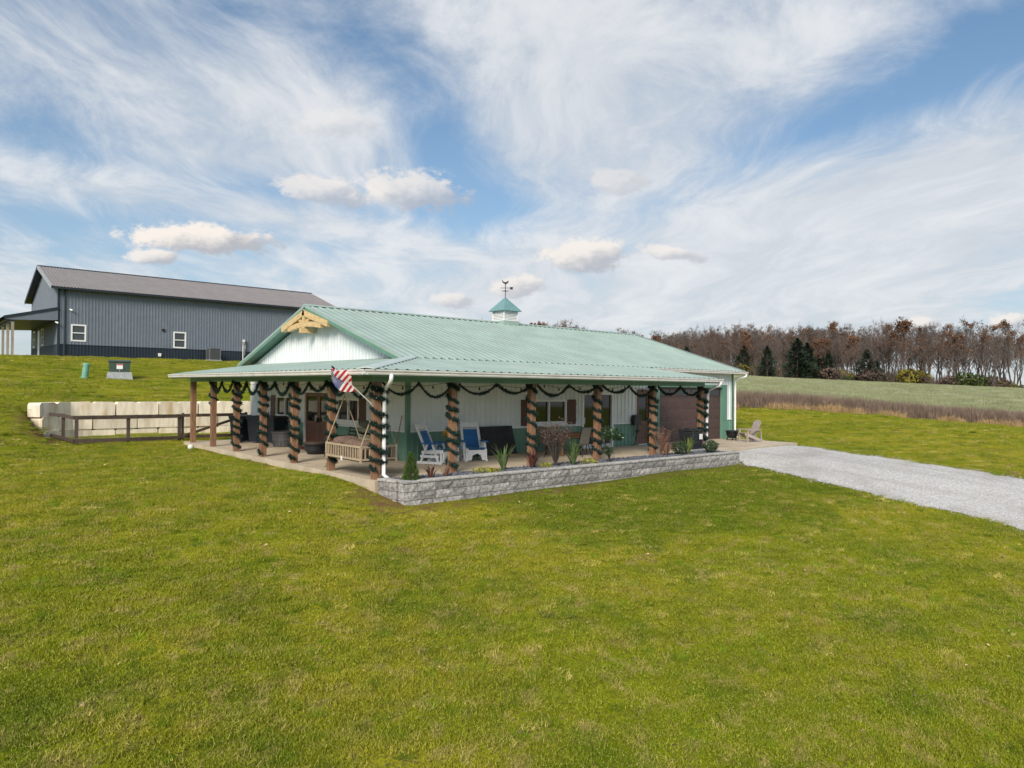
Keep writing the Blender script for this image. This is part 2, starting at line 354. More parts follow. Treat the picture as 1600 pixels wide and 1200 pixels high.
# the old field lies beyond the line of tall weeds
WL = [(8, 20.0), (20, 15.2), (31.5, 8.8), (51.2, -1.8), (72, -13), (110, -33)]
def weed_line(x): return np.interp(x, [p[0] for p in WL], [p[1] for p in WL])
def field_mask(x, y):
    d = (y - weed_line(x))*.87
    return np.where((x > 21), sst(0.2, 1.4, d), 0.)
GRASS_C = dict(a=(.225, .262, .008), b=(.31, .30, .018), c=(.08, .155, .008), d=(.42, .335, .125), e=(.09, .135, .006))
def grass_mat(name, field=False, blade=False, trans=0.):
    m = bpy.data.materials.new(name); m.use_nodes = True; n_ = NB(m.node_tree); bs = m.node_tree.nodes['Principled BSDF']
    P = n_.n('ShaderNodeNewGeometry').outputs['Position']; C_ = GRASS_C
    big = n_.noise(P, .11, 4, .55)[0]; medn = n_.noise(P, .55, 5, .62)[0]; sm = n_.noise(P, 2.6, 5, .65)[0]
    c = n_.mix(n_.ss(big, .38, .62), C_['a'], C_['b'])
    c = n_.mix(n_.m('MULTIPLY', n_.ss(medn, .47, .68), .70), c, C_['c'])
    c = n_.mix(n_.m('MULTIPLY', n_.ss(sm, .51, .68), .75), c, C_['d'])
    c = n_.mix(n_.m('MULTIPLY', n_.ss(n_.noise(P, 7., 4, .6)[0], .5, .75), .35), c, C_['e'])
    # faint mowing bands
    mx, my, mz = n_.xyz(P)
    band = n_.m('SINE', n_.m('MULTIPLY_ADD', big, 9., n_.m('MULTIPLY_ADD', my, 3.6, n_.m('MULTIPLY', mx, 1.1))))
    c = n_.mix(n_.m('MULTIPLY', n_.ss(band, -.4, .6), .30), c, (.13, .20, .004))
    # darker, more saturated green zone on the lawn before the porch, noisy edge
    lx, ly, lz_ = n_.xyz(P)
    deep_green = n_.m('MULTIPLY', n_.m('MULTIPLY', n_.ss(lx, -2., 6.), n_.ss(ly, -9.5, -3.0)), n_.m('MULTIPLY', n_.ss(lx, 22., 19.), n_.ss(ly, 1., 0.)))
    deep_green = n_.ss(n_.m('ADD', deep_green, n_.m('MULTIPLY', n_.m('SUBTRACT', medn, .5), 1.2)), .25, .75)
    c = n_.mix(n_.m('MULTIPLY', deep_green, .78), c, (.075, .14, .003))
    # bare, straw-coloured patches and dark tufts with shapes of their own
    bare = n_.m('MULTIPLY', n_.ss(n_.noise(P, .9, 3, .5, .3)[0], .66, .76), .55)
    c = n_.mix(bare, c, (.30, .20, .11))
    c = n_.mix(n_.ss(n_.noise(n_.comb(*[n_.m('ADD', q, 31.) for q in n_.xyz(P)]), 1.1, 4, .6, .3)[0], .64, .78), c, (.06, .125, .018))
    if blade:
        oi = n_.n('ShaderNodeObjectInfo')
        c = n_.mix(1., c, n_.comb(*(n_.m('ADD', n_.m('MULTIPLY', oi.outputs['Random'], .36), .82),)*3), 'MULTIPLY')
        hf = n_.noise(P, 38., 2, .6)
        c = n_.mix(n_.m('MULTIPLY', n_.ss(hf[0], .50, .64), .65), c, (.55, .49, .15))
        c = n_.mix(n_.m('MULTIPLY', n_.ss(hf[0], .48, .36), .55), c, (.04, .08, .002))
    else:
        c = n_.mix(n_.ss(n_.noise(P, 24., 3, .6)[0], .45, .68), c, (.11, .085, .035))
        at = n_.n('ShaderNodeAttribute'); at.attribute_name = 'field'
        fx = n_.noise(n_.comb(*[n_.m('MULTIPLY', q, k) for q, k in zip(n_.xyz(P), (.10, .22, .1))]), 1., 6, .62)[0]
        fc = n_.mix(n_.ss(fx, .40, .62), (.23, .265, .12), (.41, .40, .31))
        fc = n_.mix(n_.m('MULTIPLY', n_.ss(n_.noise(P, 1.3, 5, .7)[0], .45, .7), .6), fc, (.24, .22, .13))
        c = n_.mix(at.outputs['Fac'], c, fc)
        at2 = n_.n('ShaderNodeAttribute'); at2.attribute_name = 'dirt'
        dn = n_.m('MULTIPLY', at2.outputs['Fac'], n_.ss(n_.noise(P, 2.2, 5, .65)[0], .30, .58))
        c = n_.mix(dn, c, (.17, .095, .055))
        bp = n_.n('ShaderNodeBump'); bp.inputs['Strength'].default_value = .8; bp.inputs['Distance'].default_value = .05
        n_.link(n_.noise(P, 14., 6, .7)[0], bp.inputs['Height']); n_.link(bp.outputs[0], bs.inputs['Normal'])
    n_.link(c, bs.inputs['Base Color']); bs.inputs['Roughness'].default_value = .75 if not blade else .6; bs.inputs['Specular IOR Level'].default_value = 0.
    if trans:
        tr = n_.n('ShaderNodeBsdfTranslucent'); n_.link(c, tr.inputs[0]); ms = n_.n('ShaderNodeMixShader'); ms.inputs[0].default_value = trans
        n_.link(bs.outputs[0], ms.inputs[1]); n_.link(tr.outputs[0], ms.inputs[2]); n_.link(ms.outputs[0], m.node_tree.nodes['Material Output'].inputs[0])
    return m
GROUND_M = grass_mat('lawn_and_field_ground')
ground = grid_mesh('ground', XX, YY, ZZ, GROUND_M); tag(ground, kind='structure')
def add_attr(o, name, vals):
    a = o.data.attributes.new(name, 'FLOAT', 'POINT'); a.data.foreach_set('value', np.asarray(vals, np.float32).ravel())
add_attr(ground, 'field', field_mask(XX, YY))
def dirt(x, y):
    d = np.exp(-(((x+4.6)/.75)**2 + ((y-18.6)/2.2)**2))*1.2
    d += np.exp(-(((x+.35)/.55)**2 + ((y+.75)/.8)**2))*1.3
    d += np.where((x > -.2) & (x < 14.4), np.exp(-((y+1.62+x*.02)/.22)**2), 0)*.8
    d += np.exp(-(((x-9.7)/.35)**2 + ((y+5.75)/.22)**2))*1.5
    d += np.where((y > 0) & (y < 15), np.exp(-((x+.3)/.15)**2), 0)*.6
    d += np.exp(-(((x-1.5)/1.4)**2 + ((y-31.2)/.7)**2))*.9 + np.exp(-(((x+2.5)/1.2)**2 + ((y-15.6)/.3)**2))*.6
    d += np.where((x > 21) & (x < 90), np.exp(-((y-weed_line(x)+.4)/.5)**2), 0)*.7
    return np.clip(d, 0, 1)
add_attr(ground, 'dirt', dirt(XX, YY))

# driveway: crushed stone sheet laid 4 cm proud of the lawn, ragged edges
GRAV = bpy.data.materials.new('crushed_limestone'); GRAV.use_nodes = True
n_ = NB(GRAV.node_tree); bs = GRAV.node_tree.nodes['Principled BSDF']; P = n_.n('ShaderNodeNewGeometry').outputs['Position']
vo = n_.n('ShaderNodeTexVoronoi'); n_.link(P, vo.inputs['Vector']); vo.inputs['Scale'].default_value = 26
sepv = n_.n('ShaderNodeSeparateColor'); n_.link(vo.outputs['Color'], sepv.inputs[0])
c = n_.mix(sepv.outputs[0], (.40, .39, .38), (.74, .725, .71))
c = n_.mix(n_.m('MULTIPLY', n_.ss(n_.noise(P, .35, 5, .6)[0], .48, .68), .5), c, (.30, .275, .245))
c = n_.mix(n_.m('MULTIPLY', n_.ss(n_.noise(P, 1.6, 6, .7)[0], .5, .7), .4), c, (.47, .45, .44))
rx, ry, rz__ = n_.xyz(P)
rutn = n_.noise(n_.comb(n_.m('MULTIPLY', rx, 1.1), n_.m('MULTIPLY', ry, .10), 0.), 1., 5, .6)[0]
c = n_.mix(n_.m('MULTIPLY', n_.ss(rutn, .50, .70), .28), c, (.30, .28, .255))
c = n_.mix(n_.m('MULTIPLY', n_.ss(n_.noise(P, 5., 5, .75)[0], .55, .75), .5), c, (.24, .23, .22))
n_.link(c, bs.inputs['Base Color']); bs.inputs['Roughness'].default_value = .9
bp = n_.n('ShaderNodeBump'); bp.inputs['Strength'].default_value = 1.; bp.inputs['Distance'].default_value = .03
n_.link(vo.outputs['Distance'], bp.inputs['Height']); n_.link(bp.outputs[0], bs.inputs['Normal'])
ys = np.concatenate([np.arange(-.30, -16, -.3), np.arange(-16.2, -42, -.8)]); us = np.linspace(0, 1, 26)
def ragged(y, s): return .10*np.sin(y*2.1+s) + .07*np.sin(y*5.3+2*s) + .05*np.sin(y*9.7+s*3)
def drive_lr(y):
    l = 14.42 + np.where(y > -1.6, .18, 0) + ragged(y, 1.) ; r_ = 21.15 + ragged(y, 4.)
    return l, r_
DL, DR = drive_lr(ys)
DX = DL[:, None]*(1-us) + DR[:, None]*us; DY = np.repeat(ys[:, None], len(us), 1)
cr = .045*(1-np.abs(us*2-1)**6)[None, :] - .02
DZ = G(DX, DY) + cr + .03
DZ[0] = np.minimum(DZ[0], -.07)
drive = grid_mesh('driveway', DX, DY, DZ, GRAV); tag(drive, kind='structure')
drive.data.flip_normals()

# porch slab and garage apron (one concrete pour), planter bed
mb = MB()
mb.box(-.15, 21.2, -.25, 3.4, -.55, 0); mb.box(-.15, 3.2, 3.4, 15.0, -.55, 0)
slab = mb.build('porch_floor', CONC); tag(slab, kind='structure')

# ------------------------------------------------------------------ ribbed sheet metal
def sheets(parent, name, mat, org, ud, vd, nd, u0, u1, vlo, vhi, holes=(), pitch=.2286, sheet=.9144, rib=.028, breaks=(), reverse=False):
    org, ud, vd, nd = Vector(org), Vector(ud), Vector(vd), Vector(nd)
    fl = vlo if callable(vlo) else (lambda u: vlo); fh = vhi if callable(vhi) else (lambda u: vhi)
    prof = [(0, 0), (.135, 0), (.160, rib), (.200, rib), (.2286, 0)]
    k = 0; out = []
    while u0 + k*sheet < u1 - 1e-4:
        a, b = u0 + k*sheet, min(u0+(k+1)*sheet, u1)
        pts = {}
        j = 0
        while a + j*pitch < b + 1e-6:
            for du, h in prof:
                u = a + j*pitch + du*pitch/.2286
                if u <= b+1e-6: pts[round(u, 4)] = h
            j += 1
        pts[round(a, 4)] = 0; pts.setdefault(round(b, 4), 0)
        us_ = sorted(pts); 
        def hat(u):
            for i in range(len(us_)-1):
                if us_[i] <= u <= us_[i+1]:
                    t = (u-us_[i])/(us_[i+1]-us_[i]); return pts[us_[i]]*(1-t)+pts[us_[i+1]]*t
            return 0
        extra = [h for hh in holes for h in (hh[0], hh[1]) if a < h < b] + [q for q in breaks if a < q < b]
        allu = sorted(set(us_) | set(round(e, 4) for e in extra))
        m = MB(); m2 = MB(); multi = []
        for i in range(len(allu)-1):
            ua, ub = allu[i], allu[i+1]
            if ub-ua < 1e-4: continue
            um = (ua+ub)/2; spans = [(0., 1., None)]
            segs = [(fl(ua), fl(ub))]; cuts = sorted([(h[2], h[3]) for h in holes if h[0]-1e-4 <= ua and ub <= h[1]+1e-4])
            lo_a, lo_b = fl(ua), fl(ub); hi_a, hi_b = fh(ua), fh(ub)
            if hi_a <= lo_a+1e-4 and hi_b <= lo_b+1e-4: continue
            cur_a, cur_b = lo_a, lo_b; quads = []
            for c0, c1 in cuts:
                if c0 > max(cur_a, cur_b): quads.append((cur_a, cur_b, min(c0, hi_a), min(c0, hi_b)))
                cur_a, cur_b = c1, c1
            if hi_a > cur_a+1e-4 or hi_b > cur_b+1e-4: quads.append((cur_a, cur_b, max(hi_a, cur_a), max(hi_b, cur_b)))
            ha, hb = hat(ua)+.0008*(k % 2), hat(ub)+.0008*(k % 2)
            multi.append(len(quads) > 1)
            for qi, (qa, qb, ra, rb) in enumerate(quads):
                vs = [org+ud*ua+vd*qa+nd*ha, org+ud*ub+vd*qb+nd*hb, org+ud*ub+vd*rb+nd*hb, org+ud*ua+vd*ra+nd*ha]
                (m2 if qi else m).add(vs, [(0, 1, 2, 3) if not reverse else (3, 2, 1, 0)])
        if m2.f and not all(multi): m.add(m2.v, m2.f); m2 = MB()
        if m.f: out.append(m.build(name, mat, parent))
        if m2.f: out.append(m2.build(name, mat, parent))
        k += 1
    return out

# ------------------------------------------------------------------ the house
house = empty('house', (0, 0, 0), 0, 'white ranch house with mint green metal roof and wraparound porch', 'house')
X0, X1, Y0, Y1, YR, ZR, ZE = 2.94, 21.44, 3.13, 15.87, 9.5, 5.33, 3.20
WH = 3.02
# openings on the front wall (u = x) and on the gable wall (u = Y1 - y)
fo = [(8.20, 9.95, 1.04, 1.88), (10.86, 12.60, -.1, 2.22), (14.19, 14.96, -.1, 2.25), (15.66, 20.52, -.1, 2.42)]
sheets(house, 'wainscot_panel', GSIDE, (0, Y0, 0), (1, 0, 0), (0, 0, 1), (0, -1, 0), X0, X1, 0.005, .90, fo)
sheets(house, 'wall_panel', WHITE, (0, Y0, 0), (1, 0, 0), (0, 0, 1), (0, -1, 0), X0, X1, .93, WH+.1, fo)
def gab(u): return ZE + (6.37-abs(u-6.37))*.3105 - .06
go = [(Y1-13.1, Y1-11.45, 1.08, 1.88), (Y1-10.38, Y1-8.15, -.1, 2.08), (Y1-7.72, Y1-6.15, 1.08, 1.88)]
sheets(house, 'wainscot_panel', GSIDE, (X0, Y1, 0), (0, -1, 0), (0, 0, 1), (-1, 0, 0), 0, Y1-Y0, .005, .90, go)
sheets(house, 'wall_panel', WHITE, (X0, Y1, 0), (0, -1, 0), (0, 0, 1), (-1, 0, 0), 0, Y1-Y0, .93, gab, go, breaks=(6.37,))
# plain far walls
MB().add([(X1, Y0, 0), (X1, Y1, 0), (X1, Y1, ZE), (X1, YR, ZR-.1), (X1, Y0, ZE)], [(0, 1, 2, 3, 4)]).build('end_wall', WHITE, house)
MB().add([(X0, Y1, 0), (X1, Y1, 0), (X1, Y1, ZE), (X0, Y1, ZE)], [(3, 2, 1, 0)]).build('back_wall', WHITE, house)
# inner core behind the sheets so openings read as openings
MB().box(X0+.22, X1-.1, Y0+.22, Y1-.1, 0.0, 3.0).build('inner_wall', plain('dark_interior', (.02, .02, .022)), house)
# ledge flashing between wainscot and siding
def ledge(u0, u1, front=True):
    m = MB()
    if front: m.box(u0, u1, Y0-.035, Y0-.001, .895, .935)
    else: m.box(X0-.035, X0-.001, u0, u1, .895, .935)
    m.build('ledge_flashing', PVC, house)
for a, b in ((X0+.1, 10.80), (12.66, 14.13), (20.9, X1-.1)): ledge(a, b)
for a, b in ((Y0+.1, 8.09), (10.44, Y1-.1)): ledge(a, b, False)
# corner trims
MB().box(X0-.028, X0+.10, Y0-.028, Y0+.10, 0.004, 3.2).build('corner_trim', GREEN, house)
MB().box(X1-.10, X1+.028, Y0-.028, Y0+.10, 0.004, 3.12).build('corner_trim', GREEN, house)
MB().box(X0-.028, X0+.10, Y1-.10, Y1+.028, 0.004, 3.2).build('corner_trim', PVC, house)
# main roof
SL = math.hypot(YR-2.72, ZR-3.21); sv = Vector((0, (YR-2.72)/SL, (ZR-3.21)/SL)); nv = Vector((0, -sv.z, sv.y))
RX0, RX1 = 2.46, 21.92
for o in sheets(house, 'roof_panel', ROOF, (0, 2.72, 3.21), (1, 0, 0), sv, nv, RX0, RX1, 0, SL, pitch=.3048, rib=.030): pass
sv2 = Vector((0, -sv.y, sv.z)); nv2 = Vector((0, sv.z, sv.y))
MB().add([(RX0, 2*YR-2.72, 3.21), (RX1, 2*YR-2.72, 3.21), (RX1, YR, ZR), (RX0, YR, ZR)], [(0, 1, 2, 3)]).build('rear_roof_slope', ROOF, house)
# deck under the sheets (gives the eaves and rakes their thickness)
dk = MB()
for s_ in (1, -1):
    a = (2.74, 3.205) if s_ == 1 else (2*YR-2.74, 3.205)
    dk.add([(RX0+.02, a[0], a[1]-.012), (RX1-.02, a[0], a[1]-.012), (RX1-.02, YR, ZR-.012), (RX0+.02, YR, ZR-.012),
            (RX0+.02, a[0], a[1]-.10), (RX1-.02, a[0], a[1]-.10), (RX1-.02, YR, ZR-.10), (RX0+.02, YR, ZR-.10)],
           [(4, 5, 6, 7), (0, 3, 7, 4), (1, 5, 6, 2), (0, 4, 5, 1)])
dk.build('soffit', GREEN, house)
rc = MB(); rc.prism([(-.17, -.045), (-.165, -.03), (-.02, .03), (.02, .03), (.165, -.03), (.17, -.045)], (RX0-.02, YR, ZR+.03), (RX1+.02, YR, ZR+.03), (0, 1, 0), (0, 0, 1)).build('ridge_cap', ROOF, house)
# rake trim: face board + folded top edge, at the gable end and the far end
for x, nm in ((RX0, 'rake_trim'), (RX1, 'rake_trim')):
    for s_ in (1, -1):
        e = Vector((x, YR-s_*(YR-2.72), 3.21)); t = Vector((x, YR, ZR)); d = (t-e).normalized(); n2 = Vector((0, -d.z*s_, abs(d.y)))
        m = MB(); m.prism([(-.012, .03), (.10, .03), (.10, .022), (.012, .022), (.012, -.17), (-.012, -.17)] if x == RX0 else [(.012, .03), (-.10, .03), (-.10, .022), (-.012, .022), (-.012, -.17), (.012, -.17)],
                          e, t+d*0.0, (1, 0, 0), n2); recalc(m.build('rake_trim', ROOF, house))
        if x == RX0:
            m = MB(); m.prism([(-.016, -.055), (-.0125, -.055), (-.0125, -.17), (-.016, -.17)], e, t, (1, 0, 0), n2); recalc(m.build('rake_fascia', GREEN, house))
# porch roofs: outer edge -.68, inner edge at the walls, hip at the corner
PE, PZ, PI_, PIZ = -.68, 2.735, 2.92, 3.226
PL = math.hypot(PI_-PE, PIZ-PZ); kx = (PI_-PE)/PL; kz = (PIZ-PZ)/PL
def hipv(u): return min(PL, max(0., (u-PE)/kx))
sheets(house, 'porch_roof_panel', ROOF, (0, PE, PZ), (1, 0, 0), (0, kx, kz), (0, -kz, kx), PE, 14.36, 0, hipv, breaks=(PI_,), pitch=.3048, rib=.022)
sheets(house, 'porch_roof_panel', ROOF, (PE, 0, PZ), (0, 1, 0), (kx, 0, kz), (-kz, 0, kx), PE, 14.98, 0, hipv, breaks=(PI_,), pitch=.3048, rib=.022, reverse=True)
hd = Vector((1, 1, (PIZ-PZ)/(PI_-PE))).normalized()
MB().prism([(-.22, -.028), (-.21, -.005), (0, .035), (.21, -.005), (.22, -.028), (0, .0)], Vector((PE, PE, PZ+.025)), Vector((PI_-.1, PI_-.1, PIZ+.02)), Vector((1, -1, 0)).normalized(), (0, 0, 1)).build('hip_cap', pm('hip_cap_lit_mint', (.46, .53, .51), .4, .06, 2.), house)  # roof mint made paler: light catching the hip is put into its colour
recalc(house.children[-1])
# porch ceiling
ch = MB(); ch.add([(PE+.05, PE+.05, 2.655), (14.3, PE+.05, 2.655), (14.3, Y0-.03, 2.98), (X0-.03, Y0-.03, 2.98)], [(3, 2, 1, 0)])
ch.add([(PE+.05, PE+.05, 2.655), (X0-.03, Y0-.03, 2.98), (X0-.03, 14.9, 2.98), (PE+.05, 14.9, 2.655)], [(3, 2, 1, 0)])
ch.build('porch_ceiling', plain('ceiling_cream', (.78, .77, .66)), house)
# end caps of the porch roofs
MB().add([(14.34, PE, PZ-.0), (14.34, PI_, PIZ), (14.34, PI_, 2.98), (14.34, PE, 2.60)], [(0, 3, 2, 1)]).build('porch_end_trim', GREEN, house)
MB().add([(PE, 14.96, PZ), (PI_, 14.96, PIZ), (PI_, 14.96, 2.98), (PE, 14.96, 2.60)], [(0, 1, 2, 3)]).build('porch_end_trim', GREEN, house)
# gutters (K profile), fascia, downspouts
KP = [(0, .0), (.085, 0), (.10, .03), (.10, .055), (.125, .095), (.125, .125), (.112, .125), (.112, .105), (.085, .06), (.085, .02), (.02, .012), (0, .012)]
def gutter(p0, p1, outv):
    o = MB().prism(KP, p0, p1, outv, (0, 0, 1)).build('gutter', GUT, house); recalc(o); return o
gutter((PE-.11, PE+.015, 2.60), (14.42, PE+.015, 2.60), (0, -1, 0))
gutter((PE+.015, PE-.11, 2.60), (PE+.015, 15.02, 2.60), (-1, 0, 0))
gutter((14.55, 2.735, 3.075), (21.98, 2.735, 3.075), (0, -1, 0))
MB().box(PE+.02, 14.34, PE+.018, PE+.05, 2.56, 2.74).build('fascia', GREEN, house)
MB().box(PE+.018, PE+.05, PE+.06, 14.96, 2.56, 2.74).build('fascia', GREEN, house)
def spout(pts):
    o = MB().tube(pts, .052, 8).build('downspout', PVC, house, True); return o
spout([(-.02, -.74, 2.62), (-.02, -.74, 2.50), (.0, -.66, 2.42), (.13, -.24, 2.28), (.15, -.16, 2.18), (.15, -.15, 1.0), (.15, -.15, .12), (.20, -.28, .03)])
spout([(14.3, -.74, 2.62), (14.3, -.70, 2.50), (14.32, -.35, 2.38), (14.34, -.16, 2.26), (14.33, -.12, 1.), (14.33, -.12, .1), (14.35, -.25, .03)])
spout([(21.85, 2.66, 3.08), (21.85, 2.66, 2.98), (21.56, 3.02, 2.86), (21.54, 3.06, 2.7), (21.54, 3.06, .12), (21.6, 2.9, .04)])
# porch beams and posts
MB().box(-.10, 14.22, -.10, .10, 2.44, 2.66).build('porch_beam', GREEN, house)
MB().box(-.10, .10, .11, 14.42, 2.44, 2.66).build('porch_beam', GREEN, house)
PS = .095
LP = [(0, 2.385*i) for i in range(7)]; FP = [(2.37+2.93*i, 0) for i in range(5)]
pb = MB().cbox(-PS, PS, -PS, PS, 0.002, 2.44, .008)
pst = pb.build('post', CEDAR, house, loc=(0, 0, 0))
for p in LP[1:] + FP:
    c = pst.copy(); COL.objects.link(c); c.location = (p[0], p[1], 0)
# timber truss in the gable
tr = MB().bar((2.50, 11.45, 4.52), (2.50, 9.42, 5.07), .20, .21).build('gable_truss', PINE, house)
MB().bar((2.50, 7.55, 4.52), (2.50, 9.58, 5.07), .20, .21).build('rafter', PINE, tr)
m = MB()
for i in range(8):
    y0, y1 = 10.90-i*.35, 10.90-(i+1)*.35
    za, zb = 4.46+.16*math.cos((y0-9.5)/1.4*1.3), 4.46+.16*math.cos((y1-9.5)/1.4*1.3)
    m.bar((2.50, y0, za), (2.50, y1, zb), .16, .19)
m.build('arched_tie_beam', PINE, tr)
MB().box(2.41, 2.59, 9.40, 9.60, 4.48, 5.08).build('king_post', PINE, tr)
MB().box(2.30, 2.86, 9.40, 9.60, 4.30, 4.47).build('bracket_beam', PINE, tr)
for s_ in (1, -1): MB().bar((2.50, 9.5+.10*s_, 4.68), (2.50, 9.5+.60*s_, 4.88), .12, .11).build('strut', PINE, tr)
# windows, shutters, doors (built in local u,z and mapped)
def mapf(front):
    if front: return lambda u, d, z: (u, Y0-d, z)
    return lambda u, d, z: (X0-d, u, z)
def ubox(m, f, u0, u1, d0, d1, z0, z1):
    a, b = f(u0, d0, z0), f(u1, d1, z1)
    m.box(min(a[0], b[0]), max(a[0], b[0]), min(a[1], b[1]), max(a[1], b[1]), z0, z1); return m
def window(f, u0, u1, z0, z1, mat=None):
    m = MB(); w = .055
    ubox(m, f, u0-.02, u0+w, -.10, .035, z0-.02, z1+.02); ubox(m, f, u1-w, u1+.02, -.10, .035, z0-.02, z1+.02)
    ubox(m, f, u0+w, u1-w, -.10, .033, z1-w, z1+.02); ubox(m, f, u0+w, u1-w, -.10, .033, z0-.02, z0+w)
    o = m.build('window', PVC, house); mid_ = (u0+u1)/2
    ubox(MB(), f, mid_-.035, mid_+.035, -.08, .02, z0+w, z1-w).build('mullion', PVC, o)
    ubox(MB(), f, u0+w, mid_-.035, -.07, -.055, z0+w, z1-w).build('pane', GLASS, o)
    ubox(MB(), f, mid_+.035, u1-w, -.05, -.035, z0+w, z1-w).build('pane', GLASS, o)
    ubox(MB(), f, u0-.06, u1+.06, -.02, .06, z0-.11, z0-.022).build('sill', PVC, o)
def shutter(f, u0, u1, z0, z1):
    n = 4; w = (u1-u0)/n; root = None
    for i in range(n):
        b = ubox(MB(), f, u0+i*w+.004, u0+(i+1)*w-.004, .024, .05, z0, z1).build('shutter' if root is None else 'slat', SHUT, house if root is None else root)
        root = root or b
    for z in (z0+.14, z1-.22): ubox(MB(), f, u0+.01, u1-.01, .051, .072, z, z+.09).build('batten', SHUT, root)
fr, gb = mapf(True), mapf(False)
window(fr, 8.20, 9.95, 1.04, 1.88); shutter(fr, 7.66, 8.14, .97, 1.90); shutter(fr, 10.0, 10.47, .97, 1.90)
window(gb, 11.45, 13.1, 1.08, 1.88); shutter(gb, 13.14, 13.62, 1.0, 1.92); shutter(gb, 10.92, 11.40, 1.0, 1.92)
window(gb, 6.15, 7.72, 1.08, 1.88); shutter(gb, 5.62, 6.10, 1.0, 1.92)
def sliding_door(f, u0, u1, z1):
    m = MB(); w = .06
    ubox(m, f, u0-.03, u0+w, -.1, .045, .03, z1+.03); ubox(m, f, u1-w, u1+.05, -.1, .045, .03, z1+.03); ubox(m, f, u0+w, u1-w, -.1, .042, z1-.14, z1+.03)
    ubox(m, f, u0-.03, u1+.05, -.1, .05, .002, .03)
    o = m.build('sliding_door', PVC, house); c = (u0+u1)/2
    ubox(MB(), f, u0+w, c-.02, -.07, -.055, .03, z1-.14).build('pane', GLASS, o); ubox(MB(), f, c+.05, u1-w, -.05, -.035, .03, z1-.14).build('pane', GLASS, o)
    m = MB(); ubox(m, f, c-.02, c+.05, -.08, .0, .03, z1-.14); ubox(m, f, u0+w, u1-w, -.08, .001, .03, .15); m.build('door_stile', PVC, o)
    ubox(MB(), f, u0+w+.02, u0+w+.05, .0, .05, .95, 1.2).build('handle', PVC, o)
sliding_door(fr, 10.86, 12.60, 2.22)
def entry_door(f, u0, u1, z1, leaves=1):
    m = MB(); ubox(m, f, u0-.06, u0+.02, -.1, .04, .002, z1+.06); ubox(m, f, u1-.02, u1+.06, -.1, .04, .002, z1+.06); ubox(m, f, u0+.02, u1-.02, -.1, .038, z1-.02, z1+.06)
    o = m.build('entry_door', DOORW if leaves == 1 else PVC, house); w = (u1-u0-.04)/leaves
    for k in range(leaves):
        a, b = u0+.02+k*w+.006, u0+.02+(k+1)*w-.006; s_ = .11
        m = MB(); ubox(m, f, a, a+s_, -.07, -.02, .03, z1-.03); ubox(m, f, b-s_, b, -.07, -.02, .03, z1-.03)
        ubox(m, f, a+s_, b-s_, -.07, -.021, z1-.16, z1-.03); ubox(m, f, a+s_, b-s_, -.07, -.021, .86, .98); ubox(m, f, a+s_, b-s_, -.07, -.021, .03, .22)
        l = m.build('door_leaf', DOORW, o)
        ubox(MB(), f, a+s_, b-s_, -.055, -.045, .98, z1-.16).build('pane', GLASS, o)
        n = 5; bw = (b-a-2*s_)/n
        for i in range(n): ubox(MB(), f, a+s_+i*bw+.008, a+s_+(i+1)*bw-.008, -.065, -.035, .22, .86).build('door_board', DOORW, o)
        hx = b-.05 if k == 0 else a+.05
        ubox(MB(), f, hx-.015, hx+.015, -.02, .04, .95, 1.12).build('handle', BLACKM, o)
    ubox(MB(), f, u0+.02, u1-.02, -.1, .09, .003, .03).build('threshold', PVC if leaves == 1 else SILV, o)
entry_door(fr, 14.19, 14.96, 2.25); entry_door(gb, 8.15, 10.38, 2.08, 2)
# garage door: five sections of raised panels, windows in the top one
gd = MB().box(15.66, 20.52, Y0+.10, Y0+.14, .004, .485).build('garage_door', BROWN, house)
for k in range(5):
    z0, z1 = .004+k*.483, .004+(k+1)*.483
    if k: MB().box(15.66, 20.52, Y0+.10, Y0+.14, z0+.005, z1).build('door_section', BROWN, gd)
    for j in range(8):
        a = 15.66+j*.6075+.05; b = a+.5075
        if k == 4:
            if j % 2 == 0:
                MB().box(a, b+.6075, Y0+.078, Y0+.099, z0+.09, z1-.08).build('window_frame', BROWN, gd)
                MB().box(a+.05, b+.5575, Y0+.070, Y0+.077, z0+.12, z1-.11).build('pane', GLASS, gd)
        else:
            mm = MB(); x0, x1_, q0, q1 = a, b, z0+.08, z1-.07
            mm.add([(x0, Y0+.0995, q0), (x1_, Y0+.0995, q0), (x1_, Y0+.0995, q1), (x0, Y0+.0995, q1), (x0+.03, Y0+.092, q0+.03), (x1_-.03, Y0+.092, q0+.03), (x1_-.03, Y0+.092, q1-.03), (x0+.03, Y0+.092, q1-.03)],
                   [(4, 5, 6, 7), (0, 1, 5, 4), (1, 2, 6, 5), (2, 3, 7, 6), (3, 0, 4, 7)]); mm.build('raised_panel', BROWN, gd)
MB().box(15.50, 15.655, Y0-.04, Y0+.14, .004, 2.56).build('garage_trim', GREEN, house)
MB().box(20.525, 20.90, Y0-.04, Y0+.14, .004, 2.56).build('garage_trim', GREEN, house)
MB().box(15.656, 20.524, Y0-.038, Y0+.14, 2.425, 2.55).build('garage_trim', GREEN, house)
